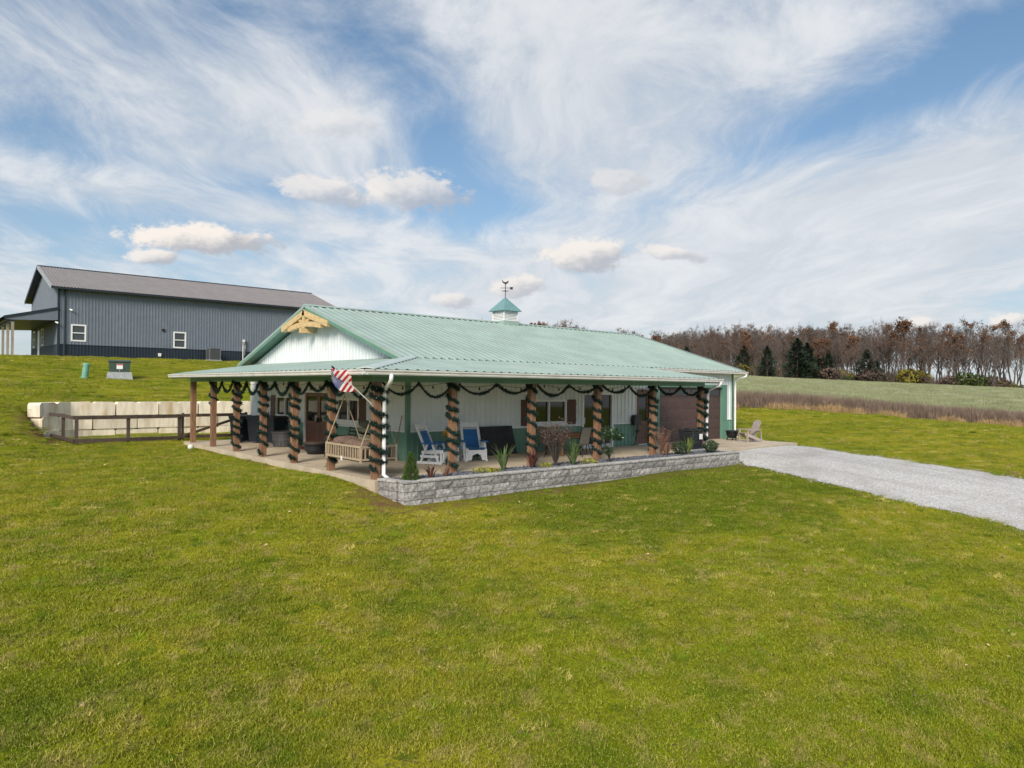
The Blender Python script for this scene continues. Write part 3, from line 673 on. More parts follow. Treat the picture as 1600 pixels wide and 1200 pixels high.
# cupola with louvres, hipped roof, weathervane
CX, CY = 12.36, 9.5; cs = .43
cu = MB().box(CX-cs-.02, CX+cs+.02, CY-cs-.02, CY+cs+.02, 4.9, 5.42).build('cupola', ROOF, house)
m = MB()
for sx in (-1, 1):
    for sy in (-1, 1): m.box(CX+sx*cs-.05 if sx > 0 else CX-cs, CX+cs if sx > 0 else CX-cs+.05, CY+sy*cs-.05 if sy > 0 else CY-cs, CY+cs if sy > 0 else CY-cs+.05, 5.42, 5.92)
m.box(CX-cs+.06, CX+cs-.06, CY-cs+.06, CY+cs-.06, 5.42, 5.90)
m.box(CX-cs-.01, CX+cs+.01, CY-cs-.01, CY+cs+.01, 5.40, 5.47); m.build('cupola_box', PVC, cu)
for i in range(6):
    z = 5.50+i*.068
    for q in range(4):
        a = q*math.pi/2; c_, s_ = math.cos(a), math.sin(a)
        def rp(x, y, z_): return (CX+x*c_-y*s_, CY+x*s_+y*c_, z_)
        MB().add([rp(-cs+.05, -cs+.005, z), rp(cs-.05, -cs+.005, z), rp(cs-.05, -cs+.055, z+.055), rp(-cs+.05, -cs+.055, z+.055), rp(-cs+.05, -cs+.02, z-.012), rp(cs-.05, -cs+.02, z-.012)],
                 [(0, 1, 2, 3), (4, 5, 1, 0)]).build('louvre', PVC, cu)
e = .55
MB().add([(CX-e, CY-e, 5.90), (CX+e, CY-e, 5.90), (CX+e, CY+e, 5.90), (CX-e, CY+e, 5.90), (CX, CY, 6.56), (CX-e, CY-e, 5.87), (CX+e, CY-e, 5.87), (CX+e, CY+e, 5.87), (CX-e, CY+e, 5.87)],
         [(0, 1, 4), (1, 2, 4), (2, 3, 4), (3, 0, 4), (5, 6, 1, 0), (6, 7, 2, 1), (7, 8, 3, 2), (8, 5, 0, 3), (8, 7, 6, 5)]).build('cupola_roof', pm('cupola_blue_green', (.15, .29, .30), .35, .08, 3.), cu)
wvn = MB().tube([(CX, CY, 6.5), (CX, CY, 7.18)], .018, 6).build('weathervane', BLACKM, house)
wd = Vector((math.cos(YAW), -math.sin(YAW), 0)); wn = Vector((wd.y, -wd.x, 0))
m = MB(); m.tube([Vector((CX, CY, 6.98))-wd*.22, Vector((CX, CY, 6.98))+wd*.24], .012, 5)
c_ = Vector((CX, CY, 6.97))+wd*.28
m.prism([(-.06, -.06), (.08, -.06), (.06, 0), (.08, .06), (-.06, .06)], c_-wn*.008, c_+wn*.008, wd, (0, 0, 1)); m.build('arrow', BLACKM, wvn)
m = MB(); c_ = Vector((CX, CY, 7.20))
m.prism([(-.12, .02), (-.17, .12), (-.13, .14), (-.09, .07), (0, .05), (.08, .08), (.13, .14), (.15, .06), (.10, 0), (.03, -.04), (.01, -.10), (-.01, -.10), (-.02, -.04)], c_-wn*.012, c_+wn*.012, wd, (0, 0, 1)); m.build('rooster', BLACKM, wvn)
m = MB()
for a in (0, math.pi/2):
    d = Vector((math.cos(a+.3), math.sin(a+.3), 0)); m.tube([Vector((CX, CY, 6.84))-d*.2, Vector((CX, CY, 6.84))+d*.2], .01, 5)
m.lathe([(.001, -.045), (.035, -.02), (.045, 0), (.035, .02), (.001, .045)], 10, (CX, CY, 6.84)); m.build('compass_arms', BLACKM, wvn)

# ------------------------------------------------------------------ the barn on the rise
BX0, BX1, BY0, BY1, BZ, BE = .30, 23.6, 48.0, 61.6, 4.42, 9.62
BYR, BZR = 54.8, 12.12
barn = empty('barn', (0, 0, 0), 0, 'charcoal metal barn with dark wainscot on the rise behind the house', 'barn')
MB().box(BX0-3.0, BX1+.1, BY0-.12, BY1+.1, BZ-1.2, BZ-.02).build('barn_footing', CONC, barn)
bo = [(1.17, 2.17, 5.62, 6.90), (8.58, 9.57, 5.42, 6.76)]
sheets(barn, 'wainscot_panel', BWAIN, (0, BY0, 0), (1, 0, 0), (0, 0, 1), (0, -1, 0), BX0, BX1, BZ, 5.32, [(a, b, c, d) for a, b, c, d in bo], rib=.025)
sheets(barn, 'wall_panel', BARN, (0, BY0, 0), (1, 0, 0), (0, 0, 1), (0, -1, 0), BX0, BX1, 5.35, BE, bo, rib=.025)
def bgab(u): return BE + (6.8-abs(u-6.8))*.36
bgo = [(BY1-55.9, BY1-54.6, 5.5, 6.9), (BY1-58.0, BY1-56.9, 4.4, 6.85), (BY1-60.6, BY1-59.4, 5.5, 6.9)]
sheets(barn, 'wainscot_panel', BWAIN, (BX0, BY1, 0), (0, -1, 0), (0, 0, 1), (-1, 0, 0), 0, BY1-BY0, BZ, 5.32, bgo, rib=.025)
sheets(barn, 'wall_panel', BARN, (BX0, BY1, 0), (0, -1, 0), (0, 0, 1), (-1, 0, 0), 0, BY1-BY0, 5.35, bgab, bgo, breaks=(6.8,), rib=.025)
MB().add([(BX1, BY0, BZ), (BX1, BY1, BZ), (BX1, BY1, BE), (BX1, BYR, BZR-.1), (BX1, BY0, BE)], [(0, 1, 2, 3, 4)]).build('end_wall', BARN, barn)
MB().add([(BX0, BY1, BZ), (BX1, BY1, BZ), (BX1, BY1, BE), (BX0, BY1, BE)], [(3, 2, 1, 0)]).build('back_wall', BARN, barn)
MB().box(BX0+.25, BX1-.2, BY0+.25, BY1-.2, BZ, 9.4).build('inner_wall', MATS['dark_interior'], barn)
MB().box(BX0-.04, BX0+.12, BY0-.04, BY0+.12, BZ, BE+.05).build('corner_trim', BTRIM, barn)
MB().box(BX0-.04, BX0+.12, BY1-.12, BY1+.04, BZ, BE+.05).build('corner_trim', BTRIM, barn)
MB().box(BX0+.13, BX1, BY0-.045, BY0-.002, 5.315, 5.355).build('ledge_flashing', BTRIM, barn)
BRX0, BRX1, BEY = -.22, 24.1, 47.55
bsl = math.hypot(BYR-BEY, BZR-9.70); bsv = Vector((0, (BYR-BEY)/bsl, (BZR-9.70)/bsl)); bnv = Vector((0, -bsv.z, bsv.y))
sheets(barn, 'roof_panel', BROOF, (0, BEY, 9.70), (1, 0, 0), bsv, bnv, BRX0, BRX1, 0, bsl, rib=.03)
MB().add([(BRX0, 2*BYR-BEY, 9.70), (BRX1, 2*BYR-BEY, 9.70), (BRX1, BYR, BZR), (BRX0, BYR, BZR)], [(0, 1, 2, 3)]).build('rear_roof_slope', BROOF, barn)
dk = MB()
for s_ in (1, -1):
    yy = BYR-s_*(BYR-BEY-.02)
    dk.add([(BRX0+.02, yy, 9.69), (BRX1-.02, yy, 9.69), (BRX1-.02, BYR, BZR-.012), (BRX0+.02, BYR, BZR-.012), (BRX0+.02, yy, 9.55), (BRX1-.02, yy, 9.55), (BRX1-.02, BYR, BZR-.14), (BRX0+.02, BYR, BZR-.14)],
           [(4, 5, 6, 7), (0, 3, 7, 4), (1, 5, 6, 2), (0, 4, 5, 1)])
dk.build('soffit', BTRIM, barn)
MB().box(BRX0, BRX1, BEY-.13, BEY-.005, 9.52, 9.66).build('gutter', BTRIM, barn)
MB().prism([(-.2, -.05), (0, .04), (.2, -.05)], (BRX0, BYR, BZR+.03), (BRX1, BYR, BZR+.03), (0, 1, 0), (0, 0, 1)).build('ridge_cap', BTRIM, barn)
for s_ in (1, -1):
    e = Vector((BRX0, BYR-s_*(BYR-BEY), 9.70)); t = Vector((BRX0, BYR, BZR)); d = (t-e).normalized()
    recalc(MB().prism([(-.02, .04), (.10, .04), (.10, .03), (.012, .03), (.012, -.24), (-.02, -.24)], e, t, (1, 0, 0), (0, -d.z*s_, abs(d.y))).build('rake_trim', BTRIM if s_ < 0 else SILV, barn))
MB().tube([(.72, BY0-.35, 9.50), (.72, BY0-.12, 9.38), (.72, BY0-.08, 9.2), (.72, BY0-.08, 4.5)], .065, 6).build('downspout', BTRIM, barn)
def bwin(f, u0, u1, z0, z1):
    m = MB(); w = .09
    ubox(m, f, u0-.02, u0+w, -.1, .05, z0-.02, z1+.02); ubox(m, f, u1-w, u1+.02, -.1, .05, z0-.02, z1+.02); ubox(m, f, u0+w, u1-w, -.1, .048, z1-w, z1+.02); ubox(m, f, u0+w, u1-w, -.1, .048, z0-.02, z0+w)
    zm = (z0+z1)/2; ubox(m, f, u0+w, u1-w, -.08, .03, zm-.035, zm+.035); o = m.build('window', PVC, barn)
    ubox(MB(), f, u0+w, u1-w, -.06, -.04, z0+w, zm-.035).build('pane', GLASSB, o); ubox(MB(), f, u0+w, u1-w, -.05, -.03, zm+.035, z1-w).build('pane', GLASSB, o)
bf = lambda u, d, z: (u, BY0-d, z); bg_ = lambda u, d, z: (BX0-d, u, z)
for a in bo: bwin(bf, *a)
bwin(bg_, 54.6, 55.9, 5.5, 6.9); bwin(bg_, 59.4, 60.6, 5.5, 6.9)
ubox(MB(), bg_, 56.9, 58.0, -.1, .02, 4.42, 6.85).build('entry_door', PVC, barn)
# lean-to porch on the gable side
lt = Vector((3.0+BX0, 0, 8.12-7.25)).normalized()
sheets(barn, 'lean_to_roof_panel', BTRIM, (-3.05, 0, 7.25), (0, 1, 0), (lt.x, 0, lt.z), (-lt.z, 0, lt.x), 47.85, 61.8, 0, math.hypot(3.3, .87)-.02, reverse=True)
MB().add([(-3.0, 47.9, 7.21), (.28, 47.9, 8.08), (.28, 47.9, 7.15), (-2.55, 47.9, 7.0), (-3.0, 47.9, 7.02)], [(4, 3, 2, 1, 0)]).build('lean_to_gable', BARN, barn)
MB().prism([(0, .0), (0, -.20), (.03, -.20), (.03, 0)], (-3.08, 47.84, 7.27), (.28, 47.84, 8.16), (0, 1, 0), (0, 0, 1)).build('lean_to_fascia', BTRIM, barn)
MB().add([(-3.0, 47.95, 7.0), (.28, 47.95, 7.12), (.28, 61.7, 7.12), (-3.0, 61.7, 7.0)], [(3, 2, 1, 0)]).build('lean_to_ceiling', BTRIM, barn)
MB().box(-2.64, -2.44, 47.96, 61.6, 6.85, 7.0).build('lean_to_beam', BTRIM, barn)
lp = MB().cbox(-.09, .09, -.09, .09, 0, 2.45, .01)
PALEW = pm('weathered_post', (.33, .29, .24), .8, .2, 6., stretch=(3, 3, .4), rnd=.1)
p0 = lp.build('lean_to_post', PALEW, barn, loc=(-2.54, 48.05, 4.40))
for y in (50.9, 54.1, 57.5, 61.4):
    c = p0.copy(); COL.objects.link(c); c.location = (-2.54, y, 4.40)
    MB().box(-2.62, -2.46, y-.09, y+.09, 6.72, 6.84).build('post_bracket', PVC, barn)
# fittings on the barn wall
def tagged(mbd, name, mat, label, cat, group=None, loc=None, smooth=False):
    o = mbd.build(name, mat, None, smooth, loc); return tag(o, label, cat, group)
m = MB(); m.tube([(0, 0, 0), (0, -.10, .02)], .03, 6); m.tube([(.0, -.08, .02), (.16, -.20, -.06)], [.05, .075], 8)
fl_ = tagged(m, 'security_camera', PVC, 'small white security camera high on the barn wall beside the corner downspout', 'camera', loc=(1.05, 47.95, 8.02))
c = fl_.copy(); COL.objects.link(c); c.location = (.12, 47.92, 6.98); c['label'] = 'small white security camera under the barn lean-to at the corner'
tagged(MB().cbox(-.11, .11, -.08, 0, -.11, .11, .02), 'wall_vent', BLACKP, 'small black vent on the charcoal barn wall between its two windows', 'vent', loc=(7.78, 47.97, 6.85))
tagged(MB().cbox(-.12, .12, -.10, 0, -.13, .13, .015), 'junction_box', PVC, 'small white box low on the dark barn wainscot left of a window', 'utility box', loc=(7.5, 47.97, 4.78))
def ac_unit(name, loc, w, d, h, mat, label, rz=0):
    t = empty(name, loc, rz, label, 'air conditioner')
    MB().cbox(-w/2+.02, w/2-.02, -d/2+.02, d/2-.02, .04, h-.04, .03).build('coil_core', plain('coil_dark', (.03, .032, .035)), t)
    m = MB()
    for sx in (-1, 1):
        for sy in (-1, 1): m.box(sx*w/2-(.06 if sx > 0 else 0), sx*w/2+(.06 if sx < 0 else 0), sy*d/2-(.06 if sy > 0 else 0), sy*d/2+(.06 if sy < 0 else 0), .04, h-.02)
    m.build('corner_post', mat, t)
    for i in range(int(h/.055)-2):
        z = .09+i*.055
        MB().box(-w/2+.061, w/2-.061, -d/2, -d/2+.018, z, z+.02).build('louvre', mat, t); MB().box(-w/2, -w/2+.018, -d/2+.061, d/2-.061, z, z+.02).build('louvre', mat, t)
    MB().cbox(-w/2-.01, w/2+.01, -d/2-.01, d/2+.01, h-.02, h+.04, .02).build('top_cover', mat, t)
    MB().lathe([(.30*w, 0), (.36*w, .0), (.36*w, .03), (.30*w, .03)], 18, (0, 0, h+.04)).build('fan_guard', BLACKM, t)
    MB().box(-w/2-.06, w/2+.06, -d/2-.06, d/2+.06, -.06, .035).build('base_pad', GREYC, t)
    return t
ac_unit('air_conditioner', (11.6, 47.2, g(11.6, 47.2)+.07), .95, .85, .95, pm('ac_grey', (.16, .17, .18), .5, .1, 4.), 'grey air conditioner unit on a pad against the barn wall')
t = empty('electric_meter', (14.4, 47.9, 4.4), 0, 'grey electric meter and conduit on the barn wall near the house roof', 'meter')
MB().cbox(-.15, .15, -.16, 0, 1.55, 2.05, .02).build('meter_box', SILV, t); MB().lathe([(.10, 0), (.10, .06), (.08, .09), (.001, .10)], 14, (0, 0, 0)).build('meter_glass', PVC, t)
t.children[-1].rotation_euler = (R(90), 0, 0); t.children[-1].location = (0, -.16, 1.85)
MB().tube([(-.04, -.08, -.2), (-.04, -.08, 1.55)], .04, 8).build('conduit', PVC, t); MB().tube([(.12, -.08, .6), (.12, -.08, 1.55)], .025, 8).build('conduit', SILV, t); MB().cbox(.03, .20, -.12, 0, 1.15, 1.5, .015).build('disconnect_box', SILV, t)

# pad-mounted transformer and cable pedestal on the slope
tx, ty = 1.0, 31.4; tz = g(tx, ty); trz = R(-12)
t = empty('transformer_box', (tx, ty, tz), trz, 'dark green transformer box with a warning label on a grey pad', 'transformer')
m = MB(); m.add([(-.70, -.55, -.1), (.70, -.55, -.1), (.70, .55, -.1), (-.70, .55, -.1), (-.62, -.47, .38), (.62, -.47, .38), (.62, .47, .38), (-.62, .47, .38)], [(3, 2, 1, 0), (4, 5, 6, 7), (0, 1, 5, 4), (1, 2, 6, 5), (2, 3, 7, 6), (3, 0, 4, 7)]); m.build('pad', GREYC, t)
MB().cbox(-.56, .56, -.42, .42, .38, .98, .03).build('cabinet', TRANS, t)
m = MB(); m.prism([(-.46, 0), (.46, 0), (.46, .05), (.0, .12), (-.46, .05)], (-.60, 0, .985), (.60, 0, .985), (0, 1, 0), (0, 0, 1)); recalc(m.build('cabinet_lid', TRANS, t))
sg = MB().box(-.16, .16, -.435, -.422, .56, .86).build('warning_label', PVC, t); MB().box(-.15, .15, -.44, -.4355, .78, .85).build('label_band', plain('label_red', (.5, .03, .02)), sg)
MB().box(-.02, .02, -.46, -.421, .42, .52).build('latch', SILV, t)
tagged(MB().lathe([(.20, -.1), (.20, .08), (.17, .10), (.17, .74), (.185, .75), (.185, .86), (.15, .90), (.001, .91)], 16), 'cable_pedestal', PEDG, 'pale green cable pedestal leaning beside the transformer box', 'utility pedestal', loc=(-.85, 31.2, g(-.85, 31.2)), smooth=False).rotation_euler = (0, R(7), 0)

# ------------------------------------------------------------------ retaining wall of big cast blocks
wall = empty('block_retaining_wall', (-3.3, 21.2, 0), 0, 'pale concrete block retaining wall behind the dark fence', 'retaining wall')
def bigblock(seed):
    r_ = random.Random(seed); m = MB(); L, H_, D = 1.80, .60, .60; j = lambda: r_.uniform(-.012, .012)
    prof = [(-L/2+.02, 0), (L/2-.02, 0), (L/2-.012, .50), (L/2-.09, H_), (.13, H_+j()), (.05, H_-.05), (-.05, H_-.05), (-.13, H_+j()), (-L/2+.09, H_), (-L/2+.012, .50)]
    m.prism(prof, (0, -D/2+j(), 0), (0, D/2, 0), (1, 0, 0), (0, 0, 1)); return m
protos = []
nb = 0
for row, z0 in enumerate((-.33, .28, .89)):
    for k in range(-1 if row % 2 else 0, 7):
        xl = -3.2 + .9*(row % 2) + k*1.815
        if xl > 8.0: continue
        r_ = random.Random(row*50+k)
        if len(protos) < 4:
            o = bigblock(nb).build('block', BLOCK, wall); recalc(o); protos.append(o)
        else:
            o = random.choice(protos).copy(); COL.objects.link(o)
        o.location = (xl+.9+3.3+r_.uniform(-.01, .01), r_.uniform(-.025, .025)-row*.02, z0); nb += 1
for row, z0 in enumerate((-.33, .28, .89)):     # wing turning into the slope
    for k in range(1 if row < 2 else 1):
        o = protos[row].copy(); COL.objects.link(o); a = R(38)
        o.location = (-.45-.10*row, -.55, z0); o.rotation_euler = (0, 0, a)

# ------------------------------------------------------------------ yard fence
fence = empty('yard_fence', (-3.75, 16.1, 0), 0, 'dark brown rail fence around the yard between lawn and block wall', 'fence')
def gl(x, y): return g(x, y)
fposts = [(-3.75, 16.1), (-1.95, 16.08), (-.02, 16.06), (-3.85, 18.3), (-3.95, 20.4)]
for x, y in fposts:
    MB().cbox(-.06, .06, -.06, .06, -.2, 1.13+gl(x, y), .008).build('fence_post', FENCE, fence, loc=(x+3.75, y-16.1, 0))
def rail(a, b, z):
    m = MB(); m.bar((a[0]+3.75, a[1]-16.1, gl(*a)+z), (b[0]+3.75, b[1]-16.1, gl(*b)+z), .045, .14); return m.build('rail', FENCE, fence)
for i, j in ((0, 1), (1, 2), (0, 3), (3, 4)):
    off = Vector((0, -.085, 0)) if j < 3 else Vector((-.085, 0, 0))
    for z in (1.06, .16): rail((fposts[i][0]+off.x, fposts[i][1]+off.y), (fposts[j][0]+off.x, fposts[j][1]+off.y), z)
m = MB()
for i in range(38): m.tube([(.05*0+i*.1, -.06, 0.0), (i*.1, -.06, 1.0)], .0022, 3, False)
for k in range(10): m.tube([(0, -.06, k*.1), (3.75, -.06, k*.1)], .0022, 3, False)
w_ = m.build('wire_mesh', SILV, fence); tag(w_, kind='stuff')
gate = empty('yard_gate', (.08, 16.06, 0), 0, 'dark wooden gate with diagonal brace between fence and house', 'gate')
for z in (1.02, .12): MB().bar((0, -.03, z), (2.75, -.03, z), .045, .13).build('rail', FENCE, gate)
for x in (.04, 2.70): MB().box(x-.05, x+.05, .0, .04, .02, 1.12).build('stile', FENCE, gate)
MB().bar((.10, -.075, .18), (2.65, -.075, .98), .04, .11).build('brace', FENCE, gate)

# ------------------------------------------------------------------ stone planter in front of the porch
PA, PB = Vector((.05, -1.22, 0)), Vector((14.32, -1.52, 0))
planter = empty('stone_planter', (PA.x, PA.y, 0), 0, 'low grey split-face block planter wall along the porch front', 'planter')
dirv = (PB-PA).normalized(); nrm = Vector((dirv.y, -dirv.x, 0)); Ltot = (PB-PA).length
stones = {}
def stone(L, H_, D, key):
    if key in stones: return stones[key]
    r_ = random.Random(hash(key) % 999); m = MB(); n = 5
    vs = []; fs = []
    for j in range(3):
        for i in range(n):
            e = (i in (0, n-1)) or j in (0, 2)
            vs.append((-L/2+L*i/(n-1), -D/2 - (0 if e else r_.uniform(.008, .03)) , H_*j/2))
    for j in range(2):
        for i in range(n-1): fs.append((j*n+i, j*n+i+1, (j+1)*n+i+1, (j+1)*n+i))
    b = len(vs); vs += [(-L/2, D/2, 0), (L/2, D/2, 0), (L/2, D/2, H_), (-L/2, D/2, H_)]
    fs += [(2*n, 2*n+1, 2*n+2, 2*n+3, 2*n+4, b+2, b+3), (0, n, 2*n, b+3, b), (n-1, b+1, b+2, 3*n-1, 2*n-1), (b, b+3, b+2, b+1)]
    m.add(vs, fs); me = m.build('brick', STONE, planter); stones[key] = me; me['first'] = 1
    return me
def place(kind, p, rz):
    o = stone(*kind, kind)
    if 'first' in o: del o['first']
    else: o = o.copy(); COL.objects.link(o)
    o.location = p; o.rotation_euler = (0, 0, rz); return o
ang = math.atan2(dirv.y, dirv.x); HC = .205
def run(p0, d, L, rz, rows, s0):
    for r_ in range(rows):
        z = .0 - (r_+1)*HC + .01; u = 0; q = random.Random(s0+r_*13)
        setb = -(r_)*.012
        while u < L-.05:
            w = q.choice((.30, .40, .40, .52, .52, .62)); w = min(w, L-u)
            if L-u-w < .12: w = L-u
            w = round(w, 2); c_ = p0 + d*(u+w/2) + Vector((d.y, -d.x, 0))*(r_*.012)
            place((w-.012, HC-.012, .24), (c_.x-PA.x, c_.y-PA.y, z), rz); u += w
run(PA+Vector((0, .12, 0)), dirv, Ltot, ang, 3, 3)
ld = Vector((.05-(-.08), -1.1-(-.28), 0)).normalized(); Ls = Vector((-.08, -.28, 0))
run(Ls+Vector((.10, 0, 0)), ld, .70, math.atan2(ld.y, ld.x), 3, 90)
run(PB+Vector((-.12, .25, 0)), Vector((0, 1, 0)), .98, R(90), 2, 150)
# cap course
u = 0; capk = {}
while u < Ltot-.01:
    w = min(.45, Ltot-u); c_ = PA+dirv*(u+w/2)+Vector((0, .12, 0)); key = round(w, 2)
    if key not in capk: o = capk[key] = MB().cbox(-w/2+.004, w/2-.004, -.15, .13, .012, .062, .008).build('cap_stone', CAPST, planter)
    else: o = capk[key].copy(); COL.objects.link(o)
    o.location = (c_.x-PA.x, c_.y-PA.y, random.uniform(-.003, .003)); o.rotation_euler = (0, 0, ang); u += .45
for k in range(2):
    o = capk[.45].copy(); COL.objects.link(o); c_ = Ls+Vector((.10, 0, 0))+ld*(.17+.345*k); o.scale = (.76, 1, 1); o.location = (c_.x-PA.x, c_.y-PA.y, -.002); o.rotation_euler = (0, 0, math.atan2(ld.y, ld.x))
for k in range(2):
    o = capk[.45].copy(); COL.objects.link(o); o.location = (PB.x-.12-PA.x, PB.y+.50+.45*k-PA.y, -.003); o.rotation_euler = (0, 0, R(90))
bed = MB().add([(.12, -1.10, .006), (14.2, -1.40, .006), (14.2, -.252, .006), (.0, -.252, .006), (.12, -1.10, -.35), (14.2, -1.40, -.35), (14.2, -.252, -.35), (.0, -.252, -.35)], [(0, 1, 2, 3), (7, 6, 5, 4), (4, 5, 1, 0), (5, 6, 2, 1), (6, 7, 3, 2), (7, 4, 0, 3)]).build('planter_bed', RIVER); tag(bed, kind='structure')

# ------------------------------------------------------------------ instancer for things nobody could count
def instancer(name, pts, rots, scl, protos_, kind_label=None):
    col_ = bpy.data.collections.new(name+'_kinds')
    for p in protos_: 
        COL.objects.unlink(p); col_.objects.link(p)
    me = bpy.data.meshes.new(name); me.from_pydata(np.asarray(pts).tolist(), [], [])
    a = me.attributes.new('rot', 'FLOAT_VECTOR', 'POINT'); a.data.foreach_set('vector', np.asarray(rots, np.float32).ravel())
    a = me.attributes.new('scl', 'FLOAT_VECTOR', 'POINT'); a.data.foreach_set('vector', np.asarray(scl, np.float32).ravel())
    o = bpy.data.objects.new(name, me); COL.objects.link(o)
    ng = bpy.data.node_groups.new(name, 'GeometryNodeTree')
    ng.interface.new_socket('Geometry', in_out='INPUT', socket_type='NodeSocketGeometry'); ng.interface.new_socket('Geometry', in_out='OUTPUT', socket_type='NodeSocketGeometry')
    N = ng.nodes; gi, go_ = N.new('NodeGroupInput'), N.new('NodeGroupOutput')
    ci = N.new('GeometryNodeCollectionInfo'); ci.inputs[0].default_value = col_; ci.inputs['Separate Children'].default_value = True; ci.inputs['Reset Children'].default_value = True
    ip = N.new('GeometryNodeInstanceOnPoints'); ip.inputs['Pick Instance'].default_value = True
    rv = N.new('FunctionNodeRandomValue'); rv.data_type = 'INT'
    rv.inputs[4].default_value = 0; rv.inputs[5].default_value = len(protos_)-1
    ar = N.new('GeometryNodeInputNamedAttribute'); ar.data_type = 'FLOAT_VECTOR'; ar.inputs[0].default_value = 'rot'
    as_ = N.new('GeometryNodeInputNamedAttribute'); as_.data_type = 'FLOAT_VECTOR'; as_.inputs[0].default_value = 'scl'
    e2r = N.new('FunctionNodeEulerToRotation')
    L = ng.links.new
    L(gi.outputs[0], ip.inputs['Points']); L(ci.outputs[0], ip.inputs['Instance']); L(rv.outputs[2], ip.inputs['Instance Index'])
    L(ar.outputs[0], e2r.inputs[0]); L(e2r.outputs[0], ip.inputs['Rotation']); L(as_.outputs[0], ip.inputs['Scale']); L(ip.outputs[0], go_.inputs[0])
    md = o.modifiers.new('instances', 'NODES'); md.node_group = ng
    return o
def np_mesh(name, V, F, mat):
    me = bpy.data.meshes.new(name); me.from_pydata(V.tolist(), [], F.tolist()); me.materials.append(mat); me.update()
    o = bpy.data.objects.new(name, me); COL.objects.link(o); return o
def tuft(name, n, rad, h0, h1, w, lean, mat, seed, seg=1):
    r_ = np.random.default_rng(seed); rr = rad*np.sqrt(r_.random(n)); th = r_.random(n)*6.283
    bx, by = rr*np.cos(th), rr*np.sin(th); h = r_.uniform(h0, h1, n)*(1-.35*(rr/rad)); a = r_.random(n)*6.283; ln = h*np.abs(r_.normal(0, lean, n)); la = r_.random(n)*6.283
    wx, wy = np.cos(a)*w/2, np.sin(a)*w/2; z = np.full(n, -.01)
    if seg == 1:
        V = np.stack([np.stack([bx-wx, by-wy, z], -1), np.stack([bx+wx, by+wy, z], -1), np.stack([bx+ln*np.cos(la), by+ln*np.sin(la), h], -1)], 1).reshape(-1, 3)
        F = np.arange(3*n).reshape(n, 3)
        return np_mesh(name, V, F, mat)
    mx, my = bx+ln*.3*np.cos(la), by+ln*.3*np.sin(la)
    V = np.stack([np.stack([bx-wx, by-wy, z], -1), np.stack([bx+wx, by+wy, z], -1), np.stack([mx+wx*.8, my+wy*.8, h*.6], -1), np.stack([mx-wx*.8, my-wy*.8, h*.6], -1), np.stack([bx+ln*np.cos(la), by+ln*np.sin(la), h], -1)], 1).reshape(-1, 3)
    b = np.arange(n)*5
    F = [(q, q+1, q+2, q+3) for q in b] + [(q+3, q+2, q+4) for q in b]
    me = bpy.data.meshes.new(name); me.from_pydata(V.tolist(), [], F); me.materials.append(mat); me.update()
    o = bpy.data.objects.new(name, me); COL.objects.link(o); return o
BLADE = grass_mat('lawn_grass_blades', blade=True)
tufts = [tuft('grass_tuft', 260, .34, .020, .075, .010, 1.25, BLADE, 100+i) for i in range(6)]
TALLG = pm('rank_grass', (.15, .225, .014), .7, .35, 3., world=True, rnd=.3, spec=.1); STRG = pm('dead_grass', (.44, .37, .11), .8, .3, 3., world=True, rnd=.3, spec=.1)
tufts += [tuft('rank_grass_tuft', 110, .15, .03, .10, .010, 1.1, TALLG, 120), tuft('dead_grass_tuft', 120, .22, .02, .07, .010, 1.6, STRG, 121)]
def cam_wedge(n, r0, r1, a0=-50, a1=50):
    r_ = np.sqrt(rng.uniform(r0*r0, r1*r1, n)); a = YAW + rng.uniform(R(a0), R(a1), n)
    return CAMP.x + r_*np.sin(a), CAMP.y + r_*np.cos(a)
def lawn_ok(x, y):
    ok = np.ones(len(x), bool)
    ok &= ~((x > -.22) & (x < 21.25) & (y > -.30) & (y < 15.1)); ok &= ~((x > 2.9) & (x < 21.5) & (y > 3) & (y < 16))
    ok &= ~((x > -.12) & (x < 14.45) & (y > -1.46-(x-.05)*.021) & (y < .1))
    l, r_ = drive_lr(y); ok &= ~((x > l-.02+rng.normal(0, .10, len(x))) & (x < r_-.02+rng.normal(0, .1, len(x))) & (y < -.2))
    ok &= ~((x > BX0-3.1) & (x < BX1+.2) & (y > BY0-.2) & (y < BY1+.2))
    ok &= ~((x > -4.3) & (x < 8.5) & (y > 20.75) & (y < 21.6))
    ok &= rng.random(len(x)) > dirt(x, y)*.9
    ok &= field_mask(x, y) < .3
    return ok
px_, py_, sc_ = [], [], []
for r0, r1, den, s in ((5, 14, 30, 1.0), (14, 24, 20, 1.05), (24, 40, 9, 1.25), (40, 75, 2.6, 1.9)):
    n = int(R(100)/2*(r1*r1-r0*r0)*den); x, y = cam_wedge(n, r0, r1); k = lawn_ok(x, y)
    px_.append(x[k]); py_.append(y[k]); sc_.append(np.full(k.sum(), s))
gx_, gy_, gs_ = map(np.concatenate, (px_, py_, sc_)); gz_ = G(gx_, gy_); nG = len(gx_)
hs = rng.uniform(.7, 1.25, nG)
lawn = instancer('lawn_grass', np.stack([gx_, gy_, gz_], -1), np.stack([rng.normal(0, .06, nG), rng.normal(0, .06, nG), rng.random(nG)*6.283], -1),
                 np.stack([gs_, gs_, gs_**.5*hs], -1), tufts)
tag(lawn, 'mown yellow-green lawn grass covering the slope around the house', 'grass', kind='stuff')

